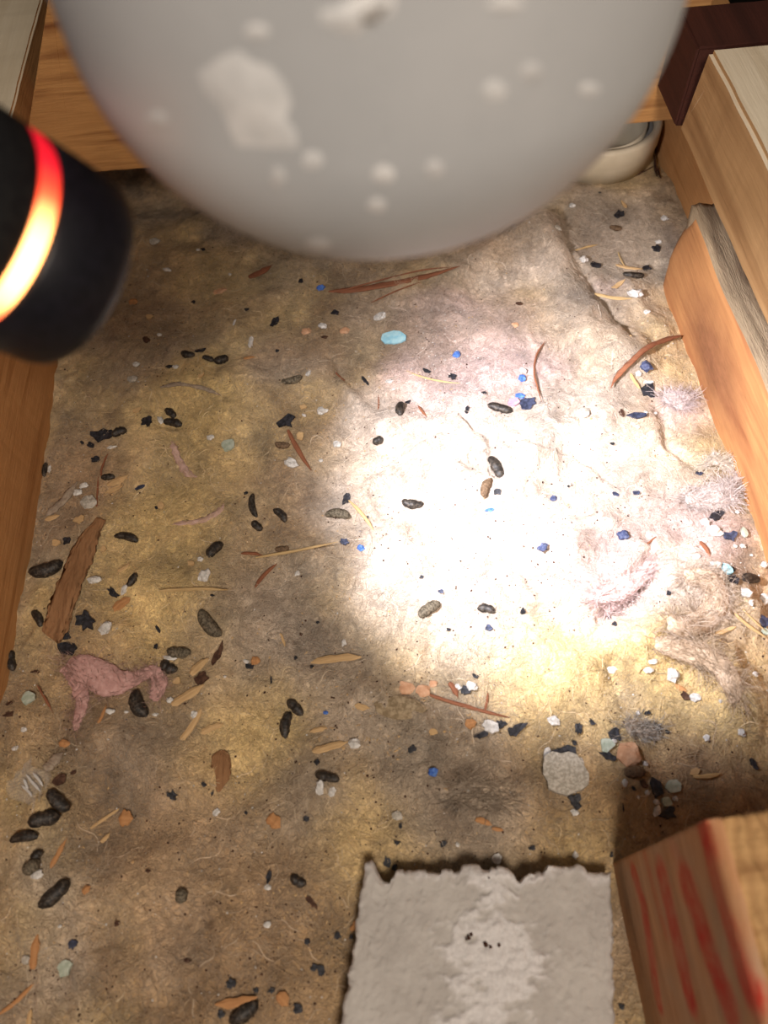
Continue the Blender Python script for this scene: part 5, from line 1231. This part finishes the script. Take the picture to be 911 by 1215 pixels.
o = strand('pink_thread', [(204, 524), (208, 535), (215, 550), (224, 562), (234, 566)], .0042, .5, M_pinkthread, 15, 50, 16, -.0001, rough=.7); tag(o, 'short crooked pink wool thread near the pale green paint chip', 'thread', 'pink wool threads')
o = strand('pink_thread', [(203, 622), (225, 620), (248, 614), (262, 604), (266, 596)], .0030, .5, M_pinkthread, 17, 50, 16, -.0002, rough=.7); tag(o, 'long faint pink wool thread left of the touching upright droppings', 'thread', 'pink wool threads')
M_greywool = speckled('grey_wool', (.26, .20, .15), (.36, .29, .22), 400, .95, .1)
for q, (pts, w, lab) in enumerate(([[(55, 612), (75, 595), (92, 572)], .0045, 'greyish fluff strand between the joist and the pale grey plaster lump'],
                                    [[(190, 460), (215, 456), (245, 462), (262, 470)], .0030, 'tan curl of fluff edging the yellow patch below the black droppings'],
                                    [[(55, 915), (62, 905), (75, 893)], .005, 'pale fluff curl below the pale sage paint chip'])):
    o = strand('fluff_strand', pts, w, .5, M_greywool, 30 + q, 40, 12, .0004, rough=.4); tag(o, lab, 'fluff', 'loose strands of fluff')

# ------------------------------------------------------------------ tufts of wool
def tuft(name, branches, mat, label, seed, flat=.55, lift=.002, nf=420, fcol=(.6, .5, .42), flen=.007, disp=.0022):
    """a teased tuft: branched course grown with a skin, softened, ruffled, with loose fibres"""
    nodes = {}; V = []; E_ = []; Rr = []
    for br in branches:
        prev = None
        for px, py, w in br:
            key = (px, py)
            if key not in nodes:
                p = at(px, py) + Vector((0, 0, lift)); nodes[key] = len(V); V.append(p); Rr.append(w / 2)
            if prev is not None: E_.append((prev, nodes[key]))
            prev = nodes[key]
    c0 = sum(V, Vector()) / len(V); c0.z -= .002
    me = bpy.data.meshes.new(name); me.from_pydata([tuple(v - c0) for v in V], E_, []); me.update()
    o = link(name, me, mat); o.location = c0
    sk = o.modifiers.new('skin', 'SKIN'); sk.use_smooth_shade = True
    for sv, r_ in zip(me.skin_vertices[0].data, Rr): sv.radius = (r_, r_ * flat)
    me.skin_vertices[0].data[0].use_root = True
    sb = o.modifiers.new('soften', 'SUBSURF'); sb.levels = 3; sb.render_levels = 3
    for s_, k_ in ((.006, 1.0), (.002, .45)):
        tx = bpy.data.textures.new(name + '_ruffle', 'CLOUDS'); tx.noise_scale = s_; tx.noise_depth = 3
        dm = o.modifiers.new('ruffle', 'DISPLACE'); dm.texture = tx; dm.strength = disp * k_; dm.texture_coords = 'LOCAL'
    # loose fibres
    rs = np.random.default_rng(seed); P = np.zeros((nf, 6, 3)); cols = np.zeros((nf, 3))
    for f_ in range(nf):
        e = E_[rs.integers(len(E_))]; t = rs.random(); p = V[e[0]].lerp(V[e[1]], t) - c0; R_ = Rr[e[0]] * (1 - t) + Rr[e[1]] * t
        d = (V[e[1]] - V[e[0]]).normalized(); off = Vector(rs.normal(0, 1, 3)); off.z = abs(off.z) * .8; off.normalize()
        p = p + Vector((off.x * R_, off.y * R_, off.z * R_ * flat * 1.1)) * .95
        v_ = (d * rs.choice([-1, 1]) + off * .5 + Vector(rs.normal(0, .45, 3))).normalized(); L_ = flen * rs.uniform(.4, 1.2); cv = Vector(rs.normal(0, .5, 3))
        for s_ in range(6):
            P[f_, s_] = p; p = p + v_ * (L_ / 6); v_ = (v_ + cv * .3).normalized()
        cols[f_] = np.array(fcol) * rs.uniform(.7, 1.2)
    fb = link('loose_fibres', fibre_mesh('loose_fibres', P, rs.uniform(.00005, .00014, nf), cols), M_fibre, o); tag(fb, kind='stuff')
    tag(o, label, 'tuft', 'loose tufts of wool')
    return o
tuft('wool_tuft', [[(78, 788, .007), (92, 789, .012), (108, 797, .016), (125, 808, .018), (142, 812, .014), (160, 806, .008), (172, 800, .006), (184, 796, .006)], [(78, 788, .006), (86, 800, .007), (95, 815, .008), (100, 830, .008), (94, 848, .006), (91, 868, .003)],
              [(108, 793, .012), (112, 818, .011), (128, 828, .008)], [(184, 796, .006), (190, 808, .009), (188, 822, .008), (182, 832, .005)]], M_pinkwool, 'dusty pink wool tuft with dangling ends beside the big blunt dropping', 5, .32, .0008, 700, (.46, .30, .26), .009)
M_whitewool = speckled('white_wool', (.56, .47, .43), (.66, .57, .53), 500, 1.0, .05, bump=.0008)
M_tanwool = speckled('tan_wool', (.44, .32, .22), (.56, .43, .32), 400, 1.0, .05, bump=.0008)
tuft('wool_tuft', [[(812, 596, .007), (826, 596, .012), (842, 594, .015), (858, 588, .013), (869, 577, .007), (877, 565, .002)], [(858, 588, .013), (866, 598, .006)]], M_whitewool, 'white hairy pointed wool flap against the orange plank', 7, .22, .002, 1100, (.60, .52, .49), .012, .003)
tuft('wool_tuft', [[(785, 472, .007), (798, 476, .010), (812, 474, .008), (822, 470, .003)], [(798, 476, .010), (806, 484, .006), (814, 484, .002)]], M_whitewool, 'small pinkish white wool tuft beside the plank under the blue-black flake', 9, .25, .0015, 600, (.60, .50, .49), .009, .003)
tuft('wool_tuft', [[(790, 742, .010), (812, 748, .012), (835, 738, .013), (850, 718, .013), (846, 698, .012), (830, 686, .010), (808, 690, .008)]], M_tanwool, 'coiled tan wool roll below the bright white crumb pair', 11, .6, .003, 1000, (.52, .41, .32), .011)
tuft('wool_tuft', [[(700, 712, .005), (718, 706, .011), (742, 694, .012), (762, 680, .010), (776, 668, .005)], [(742, 694, .012), (730, 716, .007), (716, 726, .003)]], tw_m := speckled('rose_wool', (.58, .40, .37), (.66, .48, .45), 400, 1.0, .05, bump=.0008), 'rosy wool tuft beside the bright sky-blue crumb', 13, .4, .001, 900, (.60, .45, .43), .011)
tuft('wool_tuft', [[(775, 764, .008), (800, 768, .013), (828, 772, .014), (850, 785, .012), (866, 808, .010), (874, 836, .006)], [(828, 772, .014), (836, 795, .008)]], M_tanwool, 'brownish wool tuft below the coiled tan wool roll', 15, .4, .001, 1000, (.44, .33, .23), .012)
tuft('wool_tuft', [[(535, 940, .008), (560, 938, .014), (585, 944, .013), (602, 950, .006)]], speckled('fluff_grey', (.30, .24, .18), (.38, .31, .24), 300, 1.0, .05, bump=.0008), 'flat grey brown fluff clump above the plaster slab', 17, .22, -.0012, 900, (.36, .29, .22), .011)
tuft('wool_tuft', [[(742, 868, .006), (754, 862, .009), (768, 868, .008), (780, 866, .004)]], M_greywool, 'small grey fluff clump above the orange clay chip', 19, .35, .0002, 400, (.40, .36, .31), .009)
tuft('shredded_strand', [[(832, 556, .003), (846, 549, .005), (858, 552, .004), (866, 557, .002)]], M_whitewool, 'shredded pale strand above the white hairy wool flap', 21, .4, .002, 500, (.66, .58, .48), .010)

# clear plastic shred
def plastic_shred():
    c = at(38, 932); nu, nv = 14, 10; co = []
    for j in range(nv):
        for i in range(nu):
            u, w = i / (nu - 1) - .5, j / (nv - 1) - .5
            z = .0024 + .0016 * math.sin(w * 19 + u * 4) + .0012 * mnoise.noise(Vector((u * 5, w * 7, 3))) - .004 * u * u
            co.append((u * .018 - w * .005 * (1 + u), w * .014 + .002 * math.sin(u * 7), z))
    F = [tuple(f) for f in grid_faces(nu, nv)]
    k = NT('clear_plastic'); k.base((.8, .8, .8), .18, .6); k.b.inputs['Alpha'].default_value = .07
    o = link('plastic_shred', mesh('plastic_shred', co, F), k.m); so = o.modifiers.new('film', 'SOLIDIFY'); so.thickness = .0002
    o.location = c; o.rotation_euler = (0, 0, math.radians(-50)); tag(o, 'crumpled clear plastic shred glinting above the three big droppings', 'shred')
    kc = NT('plastic_glint'); kc.base((.72, .72, .70), .25, .6); kc.b.inputs['Alpha'].default_value = .75  # pale strips stand in for the glints on the film's folds
    inv = Matrix.LocRotScale(o.location, o.rotation_euler, None).inverted()
    for q, pts in enumerate(([(28, 933), (36, 940), (40, 946)], [(33, 920), (42, 931), (50, 940)], [(41, 918), (48, 926), (53, 934)], [(30, 925), (33, 932), (35, 938)])):
        c_ = strand('crease', pts, .0011, .5, kc.m, 70 + q, 16, 8, .0016, parent=o); c_.matrix_parent_inverse = inv  # each strip is a painted glint
plastic_shred()

# ------------------------------------------------------------------ fine grit nobody could count
def grit(seed, n, slot, smin, smax, patches, C, F, MI):
    rs = np.random.default_rng(seed)
    px = rs.uniform(0, 911, n); py = rs.uniform(290, 1215, n); den = fbm(px / 45, py / 45, seed, 3)
    keep = den > rs.uniform(-.35, .25, n); px, py = px[keep], py[keep]
    for cx_, cy_, r_, m in patches:
        px = np.append(px, rs.normal(cx_, r_, m)); py = np.append(py, rs.normal(cy_, r_ * .8, m))
    oc = np.array([(1, 0, 0), (-1, 0, 0), (0, 1, 0), (0, -1, 0), (0, 0, 1), (0, 0, -1)], float); of = np.array([(0, 2, 4), (2, 1, 4), (1, 3, 4), (3, 0, 4), (2, 0, 5), (1, 2, 5), (3, 1, 5), (0, 3, 5)])
    for x, y in zip(px, py):
        d = ray(x, y); t = (0.001 - CAM_H) / d[2]; p = CAMP + d * t
        if not (X0 + .002 < p[0] < XR - .002 and -.12 < p[1] < .44) or (p[0] > .074 and p[1] < .028): continue
        s = smin * (smax / smin) ** (rs.random() ** 1.8)
        q = oc * s * rs.uniform(.45, 1.3, (6, 1)) * np.array([1, 1, .6]) * (np.array([1.9, .6, .6]) if slot == 2 and rs.random() < .5 else 1); a = rs.uniform(0, 6.28); ca, sa = math.cos(a), math.sin(a)
        q = np.stack([q[:, 0] * ca - q[:, 1] * sa, q[:, 0] * sa + q[:, 1] * ca, q[:, 2]], -1) + np.array([p[0], p[1], surf(p[0], p[1]) + s * .25])
        F.append(of + 6 * len(C)); C.append(q); MI += [slot] * 8
def all_grit():
    C, F, MI = [], [], []
    grit(51, 7000, 0, .00014, .00074, [(380, 340, 40, 40), (200, 400, 40, 60), (170, 420, 30, 40), (270, 840, 40, 30), (480, 810, 40, 60), (450, 900, 50, 60), (470, 960, 60, 70), (320, 1110, 45, 120), (380, 1120, 30, 60), (330, 1180, 40, 60), (560, 640, 90, 160), (640, 640, 80, 130), (700, 570, 70, 90), (590, 720, 60, 80), (520, 400, 50, 60), (750, 870, 40, 30), (110, 590, 30, 40), (400, 850, 30, 40)], C, F, MI)
    grit(53, 2600, 1, .00014, .00065, [(545, 440, 40, 260), (520, 425, 30, 160), (545, 375, 14, 40), (160, 450, 18, 30), (640, 470, 25, 50), (790, 240, 12, 60), (785, 300, 10, 40), (790, 400, 18, 60), (440, 430, 30, 60), (880, 690, 20, 30), (800, 560, 25, 40), (735, 190, 30, 30)], C, F, MI)
    grit(55, 3200, 2, .00016, .0008, [(130, 580, 14, 80), (120, 600, 14, 60), (390, 880, 14, 50), (400, 800, 20, 40), (425, 840, 12, 30), (455, 890, 14, 60), (310, 1090, 30, 60), (370, 1090, 20, 50), (170, 440, 25, 60), (180, 400, 25, 60), (340, 400, 20, 30), (390, 480, 20, 40), (870, 770, 20, 40), (560, 860, 25, 50), (480, 790, 20, 20)], C, F, MI)
    grit(57, 70, 3, .00014, .0005, [(530, 430, 45, 110), (640, 470, 18, 40), (600, 620, 60, 40), (785, 420, 18, 25), (470, 640, 30, 25)], C, F, MI)
    me = big_mesh('fine_grit', np.concatenate(C), np.concatenate(F), smooth=False)
    o = link('fine_grit', me, M_speck)
    for m in (M_W, M_S, M_Bn): me.materials.append(m)
    me.polygons.foreach_set('material_index', np.array(MI, np.int32))
    tag(o, 'fine dark, pale and woody grit scattered all over the insulation', 'grit', kind='stuff')
all_grit()
